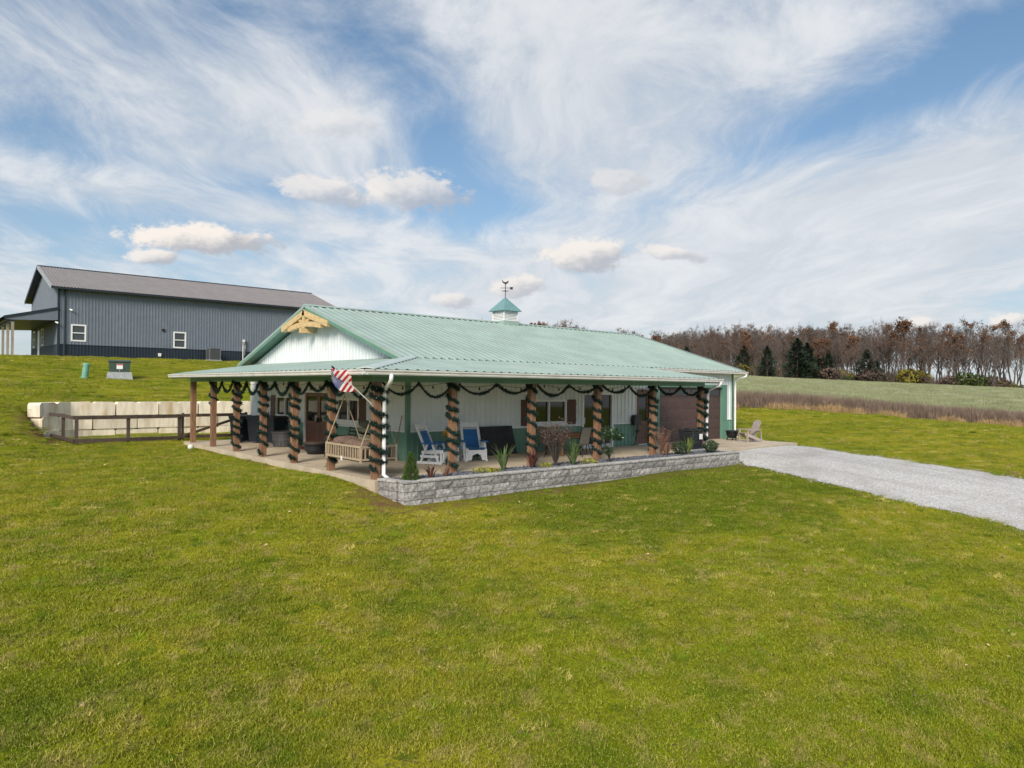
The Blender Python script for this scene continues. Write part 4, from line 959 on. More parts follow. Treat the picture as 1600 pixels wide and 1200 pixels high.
LFM = pm('fallen_leaf', (.42, .30, .17), .8, .5, .9, world=True, rnd=.5)
lk = []
for i in range(3):
    m = MB(); w = .02+.008*i; m.add([(-.035, 0, .03), (0, -w, .045), (.04, 0, .035), (0, w, .05)], [(0, 1, 2), (0, 2, 3)]); lk.append(m.build('fallen_leaf', LFM))
x, y = cam_wedge(420, 6, 34); k = lawn_ok(x, y); x, y = x[k], y[k]; n = len(x); sc = rng.uniform(.6, 1.2, n)
ll = instancer('leaf_litter', np.stack([x, y, G(x, y)+.01], -1), np.stack([rng.normal(0, .3, n), rng.normal(0, .3, n), rng.random(n)*6.283], -1), np.repeat(sc[:, None], 3, 1), lk)
tag(ll, 'a few pale fallen leaves scattered over the lawn', 'leaves', kind='stuff')

# tall weeds and straw along the field edge, pale growth in the field
WEEDM = pm('dry_weed_stalks', (.205, .15, .115), .9, .35, 1.5, world=True, rnd=.25)
STRAW = pm('straw_grass', (.42, .29, .15), .9, .25, 1.0, world=True, rnd=.2)
FLDM = pm('pale_field_growth', (.26, .285, .15), .9, .4, .25, world=True, rnd=.2, c2=(.43, .42, .33), s2=.08)
wk = [tuft('weed_clump', 110, .55, .7, 1.5, .020, .22, WEEDM, 300+i, 2) for i in range(4)]
n = 5200; wx_ = rng.uniform(10, 105, n); dd = rng.beta(1.2, 2.2, n)*6.0; wy_ = weed_line(wx_) + dd*.9 + rng.normal(0, .25, n)
hs = rng.uniform(.55, 1.1, n)*(1-.25*dd/6)
weeds = instancer('tall_weeds', np.stack([wx_, wy_, G(wx_, wy_)], -1), np.stack([rng.normal(0, .08, n), rng.normal(0, .08, n), rng.random(n)*6.283], -1), np.stack([np.ones(n), np.ones(n), hs], -1), wk)
tag(weeds, 'strip of tall dry brown weeds along the field edge', 'weeds', kind='stuff')
sk = [tuft('straw_clump', 90, .45, .25, .60, .022, .7, STRAW, 400+i, 2) for i in range(3)]
n = 1500; wx_ = rng.uniform(10, 105, n); wy_ = weed_line(wx_) - .35 + rng.normal(0, .3, n); keep = np.sin(wx_*.55)+np.sin(wx_*1.7+1)+rng.normal(0, .6, n) + (34-wx_)*.06 > -.3; wx_, wy_ = wx_[keep], wy_[keep]; n = len(wx_)
straw = instancer('straw_grass', np.stack([wx_, wy_, G(wx_, wy_)], -1), np.stack([rng.normal(0, .1, n), rng.normal(0, .1, n), rng.random(n)*6.283], -1), np.repeat(rng.uniform(.6, 1.2, n)[:, None], 3, 1), sk)
tag(straw, 'bent tan straw grass in front of the brown weeds', 'grass', kind='stuff')
fk = [tuft('field_clump', 60, .9, .15, .5, .03, .4, FLDM, 500+i, 1) for i in range(3)]
n = 16000; x, y = cam_wedge(n, 45, 175, 8, 48); k = (field_mask(x, y) > .8) & (y > weed_line(x)+3); x, y = x[k], y[k]; n = len(x)
fld = instancer('field_growth', np.stack([x, y, G(x, y)], -1), np.stack([np.zeros(n), np.zeros(n), rng.random(n)*6.283], -1), np.stack([np.ones(n)*1.2, np.ones(n)*1.2, rng.uniform(.5, 1.1, n)], -1), fk)
tag(fld, 'pale green growth over the rough field below the woods', 'field growth', kind='stuff')

pk = []
for i in range(3):
    m = MB(); m.lathe([(.001, -.6), (.7, -.3), (1., .05), (.65, .45), (.001, .6)], 6); o = m.build('pebble', pm('slate_pebble', (.10, .11, .135), .7, .4, 3., rnd=.5)); pk.append(o)
n = 5200; x = rng.uniform(.2, 14.15, n); y = rng.uniform(-1.22, -.27, n); k = y > -1.06-(x-.05)*.021; x, y = x[k], y[k]; n = len(x); sc = rng.uniform(.02, .042, n)
pb_ = instancer('river_stones', np.stack([x, y, np.full(n, .012)+rng.uniform(0, .02, n)], -1), rng.uniform(-.6, 6, (n, 3)), np.stack([sc*rng.uniform(.8, 1.5, n), sc, sc*.7], -1), pk)
tag(pb_, 'dark blue-grey river stones covering the planter bed', 'gravel', kind='stuff')

pk2 = []
for i in range(2):
    m = MB(); m.lathe([(.001, -.6), (.7, -.3), (1., .05), (.65, .45), (.001, .6)], 6); pk2.append(m.build('stone_chip', pm('limestone_chip', (.38, .37, .36), .9, .3, 3., rnd=.35)))
n = 2600; y = rng.uniform(-24, -.4, n); l, r_ = drive_lr(y); side = rng.random(n) < .6; off = np.abs(rng.normal(0, .22, n)); x = np.where(side, l-off+.12, r_+off-.12); k = ~((x < 14.45) & (y > -1.6)); x, y = x[k], y[k]; n = len(x); sc = rng.uniform(.008, .022, n)
ch_ = instancer('loose_gravel', np.stack([x, y, G(x, y)+.03], -1), rng.uniform(-.6, 6, (n, 3)), np.stack([sc*1.3, sc, sc*.8], -1), pk2)
tag(ch_, 'loose limestone chips spilled along the driveway edges', 'gravel', kind='stuff')

# ------------------------------------------------------------------ garlands and lights
def spiky(m, pts, core, spike, per_m, seed):
    r_ = random.Random(seed); pts = [Vector(p) for p in pts]; m.tube(pts, core, 4)
    for a, b in zip(pts[:-1], pts[1:]):
        d = b-a; n = max(1, int(d.length*per_m))
        for _ in range(n):
            p = a+d*r_.random(); v = Vector((r_.gauss(0, 1), r_.gauss(0, 1), r_.gauss(0, 1))).normalized(); q = v.cross(d).normalized()*.013
            l = spike*r_.uniform(.45, 1.1)*(1+.25*math.sin(p.z*9+p.x*7+p.y*7+seed)); m.add([p-q, p+q, p+v*l], [(0, 1, 2)])
    return m
def wrap_pts(turns, z0, z1, rad, ph=0., cx=0., cy=0., asp=1.):
    pts = []; n = int(turns*20)
    for i in range(n+1):
        t = ph+i/20*2*math.pi; c_, s_ = math.cos(t), math.sin(t); k = (rad/max(abs(c_), abs(s_))*.62 + rad*.42)*(1+.06*math.sin(i*.37+ph*5))
        pts.append((cx+k*c_*asp, cy+k*s_, z1-(z1-z0)*i/n+.05*math.sin(i*.11+ph*9)+.015*math.sin(i*.9+ph)))
    return pts
post_names = {0: 'corner post by the flag', 1: 'porch post behind the swing bed', 2: 'porch post left of the swing bed', 3: 'porch post in front of the grey tank',
              4: 'porch post in front of the black bins'}
def tiny_lights(par, pts, n, seed):
    r_ = random.Random(seed); m = MB()
    for _ in range(n):
        p = Vector(r_.choice(pts)); m.lathe([(.001, -.016), (.014, 0), (.001, .016)], 5, (p.x*1.12, p.y*1.12, p.z))
    o = m.build('tiny_lights', PVC, par); tag(o, kind='stuff')
def garland(loc, label, seed, turns, z0, z1, rad, asp=1., cx=0., cy=0., thick=1., dens=760, ph=None):
    pts = wrap_pts(turns, z0, z1, rad, 2.2+random.Random(seed).uniform(-.8, .8) if ph is None else ph, cx, cy, asp)
    o = spiky(MB(), pts, .040*thick, .115*thick, dens, seed).build('post_garland', GARL, loc=loc)
    tag(o, label, 'garland', 'garlands wrapped round the porch posts'); tiny_lights(o, pts, 10, seed); return o
RG = random.Random(3)
for i in range(1, 5): garland((0, 2.385*i, 0), 'dark green garland spiralling up the '+post_names[i], 100+i, RG.uniform(6.6, 8.2), .16, 2.40, .112)
fr_names = ['front porch post between the two blue gliders', 'front porch post left of the front window', 'front porch post beside the holly bush', 'front porch post left of the garage door']
for i in range(4): garland((FP[i][0], 0, 0), 'dark green garland spiralling up the '+fr_names[i], 120+i, RG.uniform(6.6, 8.4), .16, 2.40, .112)
garland((0, 0, 0), 'dark green garland spiralling round the '+post_names[0]+' and its downspout', 140, 7.2, .2, 2.36, .14, 1.15, .06, -.05)
garland((FP[4][0], 0, 0), 'dark green garland spiralling round the end post beside the garage door', 141, 7.4, .2, 2.36, .14, 1.15, .06, -.05)
garland((0, 2.385*5, 0), 'thin short garland on the upper half of the second post from the fence', 142, 2.2, 1.55, 2.40, .125, thick=.7, dens=300)
def swag(p0, p1, seed, label, sag=.30, n=2):
    pts = []; p0, p1 = Vector(p0), Vector(p1); r_ = random.Random(seed)
    for k in range(n):
        a, b = p0.lerp(p1, k/n), p0.lerp(p1, (k+1)/n); s_ = sag*r_.uniform(.72, 1.30)
        for i in range(13):
            t = i/12; q = a.lerp(b, t); q.z -= s_*(1-(2*t-1)**2); pts.append(q)
    o = spiky(MB(), pts, .024, .085, 640, seed).build('garland_swag', GARL); return tag(o, label, 'garland', 'garland swags hung under the porch eaves')
zs = 2.42
sw_l = ['over the tall corner by the flag', 'above the porch swing bed', 'in front of the double doors', 'in front of the left porch window', 'above the black bins']
for i in range(5): swag((-.11, 2.385*i+.1, zs), (-.11, 2.385*(i+1)-.1, zs), 20+i, 'green garland swag under the left eave '+sw_l[i])
sw_f = ['above the left blue glider', 'above the chalkboard', 'in front of the front window', 'above the wall-mounted charger', 'across the garage door']
xs_ = [0]+[p[0] for p in FP]
for i in range(5): swag((xs_[i]+.12, -.11, zs), (xs_[i+1]-.1, -.11, zs), 40+i, 'green garland swag under the front eave '+sw_f[i])
def lights(p0, p1, n, label, seed):
    p0, p1 = Vector(p0), Vector(p1); r_ = random.Random(seed); pts = []
    for k in range(n):
        a, b = p0.lerp(p1, k/n), p0.lerp(p1, (k+1)/n)
        for i in range(7): t = i/6; q = a.lerp(b, t); q.z -= .10*(1-(2*t-1)**2); pts.append(q)
    t = empty('string_lights', p0, 0, label, 'string lights')
    MB().tube([p-p0 for p in pts], .006, 4).build('wire', BLACKM, t)
    bb = MB().lathe([(.010, 0), (.014, -.03), (.026, -.055), (.028, -.075), (.015, -.098), (.001, -.102)], 8)
    b0 = None
    for p in pts[2::3]:
        if b0 is None: b0 = o = bb.build('bulb', pm('dark_bulb', (.03, .028, .025), .2, .2, 9.), t)
        else: o = b0.copy(); COL.objects.link(o)
        o.location = p-p0
lights((.35, .35, 2.43), (13.9, .35, 2.43), 7, 'black cafe string lights with unlit bulbs along the front porch', 1)
lights((.35, .6, 2.43), (.35, 12.2, 2.43), 6, 'black cafe string lights with unlit bulbs along the left porch', 2)

# ------------------------------------------------------------------ flag
fp0, fp1 = Vector((-.10, .0, 1.86)), Vector((-1.16, .06, 2.775)); fd = (fp1-fp0).normalized()
flag = empty('flag', fp0, 0, 'American flag on an angled white pole fixed to the corner porch post', 'flag')
MB().tube([(0, 0, 0), fp1-fp0], .014, 8).build('pole', pm('white_pole', (.7, .7, .68), .4, .05, 5.), flag)
MB().tube([(fp1-fp0)*.955, (fp1-fp0)*1.02], .022, 8).build('pole_tip', BLACKM, flag)
MB().bar((.02, 0, -.05), (-.05, 0, .03), .05, .05).build('bracket', SILV, flag)
NV = 30; FH = .80; fpn = Vector((-fd.z, 0, fd.x)).normalized()
if fpn.z > 0: fpn = -fpn
def flagpt(u, v):
    # u runs along the pole from the tip, v across it: part hangs below the pole, part is blown back over it
    w0 = .27*math.exp(-((u-.47)/.20)**2); w1 = .33*math.sin(math.pi*min(1., .06+.93*u))**.75
    a = w1-(w0+w1)*v
    h = (fp1-fp0)*.985 - fd*(u*FH)
    fold = .05*math.sin(a*17+u*5)*(.3+abs(a)*1.6)
    return h + fpn*a + Vector((-.35, -.9, 0))*(fold+.012) + Vector((0, -.10*abs(a), -.05*a*a))
RED = plain('flag_red', (.45, .012, .03)); FWH = plain('flag_white', (.72, .70, .68)); FBL = plain('flag_blue', (.012, .025, .16))
rows = 13
for k in range(rows):
    m = MB(); sub = 2
    for a in range(sub):
        u0, u1_ = (k+a/sub)/rows, (k+(a+1)/sub)/rows
        for j in range(NV):
            v0, v1 = j/NV, (j+1)/NV
            if k < 7 and v1 <= .4001+1e-3: continue
            m.add([flagpt(u0, v0), flagpt(u1_, v0), flagpt(u1_, v1), flagpt(u0, v1)], [(0, 1, 2, 3)])
    m.build('stripe', RED if k % 2 == 0 else FWH, flag)
m = MB()
for a in range(14):
    for j in range(NV):
        v0, v1 = j/NV, (j+1)/NV
        if v1 > .4001+1e-3: continue
        m.add([flagpt(a/26, v0), flagpt((a+1)/26, v0), flagpt((a+1)/26, v1), flagpt(a/26, v1)], [(0, 1, 2, 3)])
m.build('canton', FBL, flag)
m = MB()
for r_ in range(9):
    for c_i in range(6 if r_ % 2 == 0 else 5):
        u = (r_+.7)/9.4*(7/13); v = ((c_i+.6)+(0 if r_ % 2 == 0 else .5))/6.2*.385
        for side in (1, -1):
            ctr = flagpt(u, v); du = (flagpt(u+.01, v)-ctr).normalized(); dv = (flagpt(u, v+.01)-ctr).normalized(); nn = du.cross(dv).normalized()*.004*side
            ring_ = [ctr+nn+(du*math.cos(q*math.pi/5)+dv*math.sin(q*math.pi/5))*(.017 if q % 2 == 0 else .007) for q in range(10)]
            m.add(ring_, [tuple(range(10))])
st = m.build('star_field', FWH, flag); tag(st, kind='stuff')

# ------------------------------------------------------------------ porch furniture
def wheelie_bin(loc, rz, label):
    t = empty('wheeled_bin', loc, rz, label, 'bin', 'black wheeled bins on the porch')
    m = MB(); a, b = .24, .30
    m.add([(-a, -a-.02, .05), (a, -a-.02, .05), (a, a, .05), (-a, a, .05), (-b, -b-.03, 1.0), (b, -b-.03, 1.0), (b, b, 1.0), (-b, b, 1.0), (-b-.02, -b-.05, .94), (b+.02, -b-.05, .94), (b+.02, b+.02, .94), (-b-.02, b+.02, .94), (-b-.02, -b-.05, 1.0), (b+.02, -b-.05, 1.0), (b+.02, b+.02, 1.0), (-b-.02, b+.02, 1.0)],
          [(3, 2, 1, 0), (0, 1, 5, 4), (1, 2, 6, 5), (2, 3, 7, 6), (3, 0, 4, 7), (8, 9, 13, 12), (9, 10, 14, 13), (10, 11, 15, 14), (11, 8, 12, 15), (12, 13, 14, 15), (11, 10, 9, 8)]); m.build('bin_body', BINM, t)
    m = MB(); m.prism([(-.37, 0), (-.36, .05), (-.15, .10), (.15, .11), (.33, .06), (.36, 0)], (-.33, 0, 1.003), (.33, 0, 1.003), (0, 1, 0), (0, 0, 1)); recalc(m.build('lid', BINM, t))
    MB().tube([(-.25, .33, .98), (-.25, .40, .97), (.25, .40, .97), (.25, .33, .98)], .018, 6).build('handle', BINM, t)
    for s_ in (-1, 1):
        w = MB().lathe([(.03, -.03), (.12, -.03), (.12, .03), (.03, .03)], 14).build('wheel', BLACKP, t, loc=(s_*.25, .24, .12)); w.rotation_euler = (0, R(90), 0)
wheelie_bin((1.62, 13.5, 0), R(200), 'black wheeled bin nearest the yard gate'); wheelie_bin((2.05, 12.75, 0), R(215), 'black wheeled bin in the middle of the three on the porch'); wheelie_bin((2.45, 11.95, 0), R(190), 'black wheeled bin closest to the grey stock tank')
t = empty('stock_tank', (2.2, 10.55, 0), 0, 'round grey rubber stock tank below the left porch window', 'tub')
MB().lathe([(.40, .0), (.41, .02), (.43, .22), (.455, .24), (.455, .27), (.445, .29), (.46, .50), (.50, .52), (.50, .57), (.47, .58), (.44, .52), (.41, .06), (.001, .05)], 28).build('tank_body', GREYR, t)
for k in range(8):
    a = k*math.pi/4; MB().box(-.03, .03, -.02, .02, .03, .24).build('tank_rib', GREYR, t, loc=(.43*math.cos(a), .43*math.sin(a), 0)); t.children[-1].rotation_euler = (0, 0, a+math.pi/2)
t = empty('fire_pot', (1.75, 7.0, 0), 0, 'low round black pot with a brown lid before the double doors', 'pot')
MB().lathe([(.26, 0), (.27, .02), (.31, .10), (.34, .12), (.36, .30), (.42, .33), (.42, .37), (.38, .38)], 26).build('pot_body', BLACKP, t); MB().lathe([(.40, .375), (.40, .40), (.05, .425), (.001, .425)], 26).build('pot_lid', pm('rusty_lid', (.10, .06, .045), .7, .3, 8.), t)
t = empty('door_mat', (1.6+.85, 9.3, 0), 0, 'reddish brown mat before the double doors', 'mat'); MB().cbox(-.35, .35, -.7, .7, .004, .022, .006).build('mat_sheet', pm('mat_brown', (.11, .04, .03), .95, .3, 30.), t)
# hanging swing bed
sx0, sx1, sy0, sy1, sz = -.22, .80, .34, 2.20, .39
sw = empty('porch_swing_bed', (sx0, sy0, 0), 0, 'tan spindle-railed swing bed hanging on ropes at the porch corner', 'swing')
def sp(x, y, z): return (x-sx0, y-sy0, z)
for x in (sx0, sx1):
    for y in (sy0, sy1):
        top = .82
        MB().cbox(x-sx0-.03, x-sx0+.03, y-sy0-.03, y-sy0+.03, sz-.02, top, .006).build('leg', TANW, sw)
def rail2(a, b, zl, zh, n):
    a, b = Vector(a), Vector(b)
    for z in (zl, zh): MB().bar(sp(a.x, a.y, z), sp(b.x, b.y, z), .035, .05).build('rail', TANW, sw)
    for i in range(1, n):
        q = a.lerp(b, i/n); MB().box(q.x-sx0-.014, q.x-sx0+.014, q.y-sy0-.014, q.y-sy0+.014, zl+.026, zh-.026).build('spindle', TANW, sw)
rail2((sx0, sy0), (sx0, sy1), .46, .78, 14); rail2((sx0, sy0), (sx1, sy0), .46, .78, 8); rail2((sx0, sy1), (sx1, sy1), .46, .78, 8); rail2((sx1, sy0), (sx1, sy1), .46, .78, 14)
MB().box(.02, sx1-sx0-.02, .02, sy1-sy0-.02, .40, .46).build('bed_frame', pm('swing_base_wood', (.13, .085, .06), .8, .2, 8.), sw)
m = MB(); nq = 18
def soft(m, cx, cy, cz, rx, ry, rz_, seed, e=.75, rot=0.):
    r_ = random.Random(seed); b = len(m.v); nu, nv = 14, 8; c_, s_ = math.cos(rot), math.sin(rot)
    pw = lambda t: math.copysign(abs(t)**e, t)
    for i in range(nv+1):
        ph = -math.pi/2+math.pi*i/nv
        for j in range(nu):
            th = 2*math.pi*j/nu; k = 1+.07*math.sin(3*th+seed)+r_.uniform(-.03, .03)
            x, y = rx*pw(math.cos(ph))*pw(math.cos(th))*k, ry*pw(math.cos(ph))*pw(math.sin(th))*k
            m.v.append((cx+x*c_-y*s_, cy+x*s_+y*c_, cz+rz_*pw(math.sin(ph))*k))
    for i in range(nv):
        for j in range(nu): m.f.append((b+i*nu+j, b+i*nu+(j+1) % nu, b+(i+1)*nu+(j+1) % nu, b+(i+1)*nu+j))
    return m
mt = empty('swing_mattress', (sx0, sy0, .46), 0, 'plush brown mattress lying in the swing bed', 'mattress')
soft(MB(), .51, .93, .13, .47, .89, .15, 3, .35).build('mattress_pad', CUSH, mt, True)
for i, (x, y, z, r_, a) in enumerate([(.38, 1.65, .38, .36, .3), (.34, 1.10, .34, .33, 1.2), (.38, .5, .32, .34, .2), (.72, .42, .32, .32, .8)]):
    o = soft(MB(), 0, 0, 0, r_, r_*.75, .13, 10+i, .7, a).build('brown_cushion', CUSH, None, True, (sx0+x, sy0+y*.93, .46+z)); tag(o, ['brown cushion at the far left end of the swing bed', 'brown cushion in the middle of the swing bed', 'brown cushion at the near corner of the swing bed', 'brown cushion on the right end of the swing bed'][i], 'cushion', 'brown cushions on the swing bed')
for y, ap in ((sy0, sy0+.02), (sy1, sy1-.02)):
    for x in (sx0, sx1): MB().tube([sp(x, y, .80), sp(.29, ap, 2.06)], .014, 6).build('rope', ROPE, sw)
    MB().tube([sp(.29, ap, 2.04), sp(.29, ap, 2.70)], .014, 6).build('rope', ROPE, sw)
MB().box(-.035, -.022, .93, 1.0, .38, .50).build('white_tag', PVC, sw)
# decorated plank stand, broom, black chair behind the swing
t = empty('plank_stand', (2.45, 4.75, 0), R(-90), 'pale wooden plank stand with greenery beside the corner wall', 'stand')
for i in range(6): MB().cbox(-.5, .5, -.02+.0*i, .02, .30+i*.13, .41+i*.13, .006).build('plank', pm('pale_plank', (.40, .35, .26), .8, .25, 8., rnd=.2), t)
for s_ in (-1, 1): MB().box(s_*.40-.03, s_*.40+.03, .021, .07, 0.003, 1.06).build('stand_leg', MATS['pale_plank'], t)
spiky(MB(), [(-.5, -.05, .83), (-.2, -.06, .78), (.15, -.06, .80), (.5, -.05, .76)], .03, .07, 200, 77).build('greenery', GARL, t)
soft(MB(), 0, -.06, 1.10, .30, .10, .12, 5).build('plaid_bundle', pm('grey_green_cloth', (.10, .11, .085), .9, .4, 25.), t, True)
t = empty('broom', (2.72, 3.50, 0), 0, 'wooden broom handle leaning against the wall by the house corner', 'broom')
MB().tube([(0, 0, .25), (.14, -.20, 1.42)], .016, 7).build('handle', CEDART, t); MB().bar((0, 0, .01), (0, 0, .27), .26, .05, (0, 1, 0), .10, .05).build('bristles', TANW, t)
t = empty('black_metal_chair', (2.35, 6.0, 0), R(-90), 'black metal patio chair behind the swing bed', 'chair')
for s_ in (-1, 1):
    MB().tube([(s_*.24, -.25, .004), (s_*.24, -.24, .45), (s_*.25, -.2, .65), (s_*.25, .2, .66)], .016, 6).build('arm', BLACKM, t); MB().tube([(s_*.24, .28, .004), (s_*.24, .2, .45), (s_*.22, .30, .95)], .016, 6).build('leg', BLACKM, t)
MB().cbox(-.25, .25, -.25, .22, .42, .45, .01).build('seat', BLACKM, t)
for i in range(4): MB().bar((-.23, .22+.02*i, .55+i*.12), (.23, .22+.02*i, .55+i*.12), .015, .05).build('back_slat', BLACKM, t)
# glider chairs
def glider(loc, rz, label):
    t = empty('glider_chair', loc, rz, label, 'chair', 'blue and white glider chairs')
    # facing -y
    for s_ in (-1, 1):
        x = s_*.34
        for yf in (-.20, .20): MB().bar((x, yf*1.5, .03), (x, yf*.45, .58), .045, .09, (1, 0, 0)).build('leg', WPOLY, t)
        MB().bar((x, -.40, .035), (x, .42, .035), .05, .07).build('base_rail', WPOLY, t); MB().bar((x, -.30, .22), (x, .32, .22), .04, .08).build('side_rail', WPOLY, t)
        MB().bar((x*.86, -.42, .38), (x*.86, .30, .33), .04, .10).build('seat_rail', WPOLY, t)
        MB().bar((x*.86, .14, .34), (x*.80, .50, 1.10), .045, .08, (1, 0, 0)).build('back_post', WPOLY, t)
        MB().cbox(x-.06, x+.06, -.38, .34, .60, .63, .008).build('armrest', BPOLY, t)
        MB().bar((x*.86, -.38, .0+.02), (x*.86, -.36, .38), .045, .10, (1, 0, 0)).build('front_leg', WPOLY, t)
    for i in range(6): MB().cbox(-.30, .30, -.45+i*.105, -.355+i*.105, .405-.012*i, .43-.012*i, .006).build('seat_slat', BPOLY, t)
    for i in range(8):
        z = .44+i*.07; y = .17+(z-.40)*.46
        MB().bar((-.255, y, z), (.255, y, z), .022, .062, (0, .42, .9)).build('back_slat', BPOLY, t)
    MB().bar((-.30, .505, 1.10), (.30, .505, 1.10), .028, .16, (0, .42, .9)).build('head_rail', WPOLY, t)
    m = MB(); m.prism([(-.28, .36), (-.28, .22), (-.24, .04), (-.17, .04), (-.14, .19), (0, .25), (.14, .19), (.17, .04), (.24, .04), (.28, .22), (.28, .36)], (0, -.44, 0), (0, -.41, 0), (1, 0, 0), (0, 0, 1)); recalc(m.build('front_apron', WPOLY, t))
    return t
glider((3.42, 2.3, 0), R(28), 'blue and white glider chair turned sideways near the green house corner'); glider((4.86, 2.25, 0), R(-22), 'blue and white glider chair beside the leaning chalkboard')
t = empty('side_table', (4.05, 2.45, 0), R(5), 'small blue and white side table between the two gliders', 'table')
MB().cbox(-.25, .25, -.25, .25, .44, .47, .008).build('table_top', BPOLY, t)
for sx in (-1, 1):
    for sy in (-1, 1): MB().box(sx*.2-.025, sx*.2+.025, sy*.2-.025, sy*.2+.025, .003, .44).build('leg', WPOLY, t)
t = empty('flower_pot', (4.0, 2.42, .47), 0, 'pot of yellow and orange mums on the side table', 'potted flowers')
MB().lathe([(.08, 0), (.11, .14), (.12, .15), (.10, .15)], 14).build('pot', plain('terracotta', (.35, .13, .06)), t)
def leafball(c, r, n, size, mat, name, parent, seed, squash=1.0):
    r_ = np.random.default_rng(seed); d = r_.normal(size=(n, 3)); d /= np.linalg.norm(d, axis=1)[:, None]; rad = r*(.55+.45*r_.random(n)**.5)*(1+.18*np.sin(d[:, 0]*5+seed)*np.sin(d[:, 2]*4))
    P_ = d*rad[:, None]; P_[:, 2] *= squash; P_ += np.array(c)
    a = r_.normal(size=(n, 3)); a /= np.linalg.norm(a, axis=1)[:, None]; b = np.cross(a, d+r_.normal(size=(n, 3))*.5); b /= np.linalg.norm(b, axis=1)[:, None]
    s = size*r_.uniform(.6, 1.3, n)[:, None]
    V = np.stack([P_-a*s, P_+b*s*.45, P_+a*s, P_-b*s*.45], 1).reshape(-1, 3); F = np.arange(4*n).reshape(n, 4)
    o = np_mesh(name, V, F, mat); o.parent = parent; return o
leafball((0, 0, .42), .17, 260, .035, pm('mum_yellow', (.75, .42, .02), .7, .3, 20.), 'yellow_flowers', t, 5); leafball((.02, -.02, .24), .15, 220, .035, pm('mum_orange', (.70, .17, .03), .7, .3, 20.), 'orange_flowers', t, 6)
# leaning chalkboard
t = empty('chalkboard', (6.40, 2.72, 0), 0, 'large black chalkboard leaning against the green wainscot', 'chalkboard')
MB().bar((0, .02, .05), (0, .30, 1.0), 1.52, .03, (0, 1, .3)).build('board', CHALK, t); MB().bar((-.75, 0, .02), (.75, 0, .02), .05, .03).build('bottom_rail', PINE, t)
# patio table and chairs
t = empty('patio_table', (8.95, 1.85, 0), 0, 'brown wooden patio table below the front window', 'table')
for i in range(6): MB().cbox(-.95, .95, -.45+i*.152, -.305+i*.152, .70, .735, .006).build('table_board', CEDART, t)
for sx in (-1, 1):
    for sy in (-1, 1): MB().cbox(sx*.86-.045, sx*.86+.045, sy*.37-.045, sy*.37+.045, .003, .70, .008).build('leg', CEDART, t)
MB().box(-.80, .80, -.39, -.36, .60, .70).build('apron', CEDART, t)
def sling_chair(loc, rz, label):
    t = empty('sling_chair', loc, rz, label, 'chair', 'dark sling chairs round the patio table')
    for s_ in (-1, 1):
        MB().tube([(s_*.26, -.28, .003), (s_*.26, -.26, .42), (s_*.26, -.24, .62), (s_*.26, .18, .64)], .015, 6).build('arm', BLACKM, t); MB().tube([(s_*.24, .30, .003), (s_*.24, .10, .40), (s_*.24, .26, 1.0)], .015, 6).build('back_post', BLACKM, t)
    MB().cbox(-.23, .23, -.26, .14, .39, .405, .004).build('seat', SLING, t); MB().bar((0, .125, .43), (0, .265, .99), .46, .012, (0, 1, 0)).build('backrest', SLING, t); MB().tube([(-.24, .26, 1.0), (.24, .26, 1.0)], .015, 6).build('top_rail', BLACKM, t)
sling_chair((8.65, 1.10, 0), R(180), 'dark sling chair on the near side of the patio table, left one'); sling_chair((9.40, 1.05, 0), R(172), 'dark sling chair on the near side of the patio table, right one'); sling_chair((7.75, 1.9, 0), R(-90+180), 'dark sling chair at the left end of the patio table'); sling_chair((10.2, 1.95, 0), R(-90), 'dark sling chair at the right end of the patio table')
# condenser by the garage, charger, fire pit, adirondack
t = ac_unit('air_conditioner', (13.57, .08, .06), .64, .64, .72, pm('ac_black', (.022, .026, .032), .5, .1, 4.), 'black air conditioner unit with white label at the garage corner')
MB().box(.08, .27, -.345, -.33, .40, .60).build('white_label', PVC, t)
t = empty('wall_charger', (13.95, 3.09, 1.05), 0, 'black wall-mounted charger with hanging cable beside the brown door', 'charger')
m = MB(); m.prism([(-.20, -.20), (.20, -.22), (.22, .0), (.20, .22), (-.16, .20), (-.22, .02)], (0, -.20, 0), (0, -.01, 0), (1, 0, 0), (0, 0, 1)); recalc(m.build('housing', BLACKP, t))
MB().tube([(.12, -.10, -.2), (.14, -.08, -.45), (.10, -.07, -.62), (-.02, -.08, -.85), (-.10, -.1, -1.02), (-.30, -.1, -1.035)], .018, 6).build('cable', BLACKP, t); MB().tube([(-.14, -.08, -.18), (-.15, -.07, -.5), (-.13, -.07, -.68)], .014, 6).build('cable', BLACKP, t); MB().cbox(.06, .22, -.12, -.04, -.52, -.42, .01).build('plug', BLACKP, t)
t = empty('fire_pit', (20.05, 2.3, 0), 0, 'round black metal fire pit bowl on short legs near the garage', 'fire pit'); t.scale = (.60, .60, .84)
MB().lathe([(.20, .12), (.34, .17), (.42, .30), (.44, .46), (.50, .48), (.50, .52), (.46, .53), (.40, .30), (.001, .20)], 24).build('bowl', BLACKM, t)
for k in range(3):
    a = k*2.094+.4; MB().bar((.30*math.cos(a), .30*math.sin(a), .28), (.40*math.cos(a), .40*math.sin(a), .003), .07, .05).build('leg', BLACKM, t)
soft(MB(), 0, 0, .50, .40, .40, .06, 8).build('cover', pm('charcoal_cover', (.025, .025, .028), .8, .3, 10.), t, True)
t = empty('adirondack_chair', (20.0, 1.35, 0), R(-118), 'greige adirondack chair on the concrete apron beside the fire pit', 'chair')
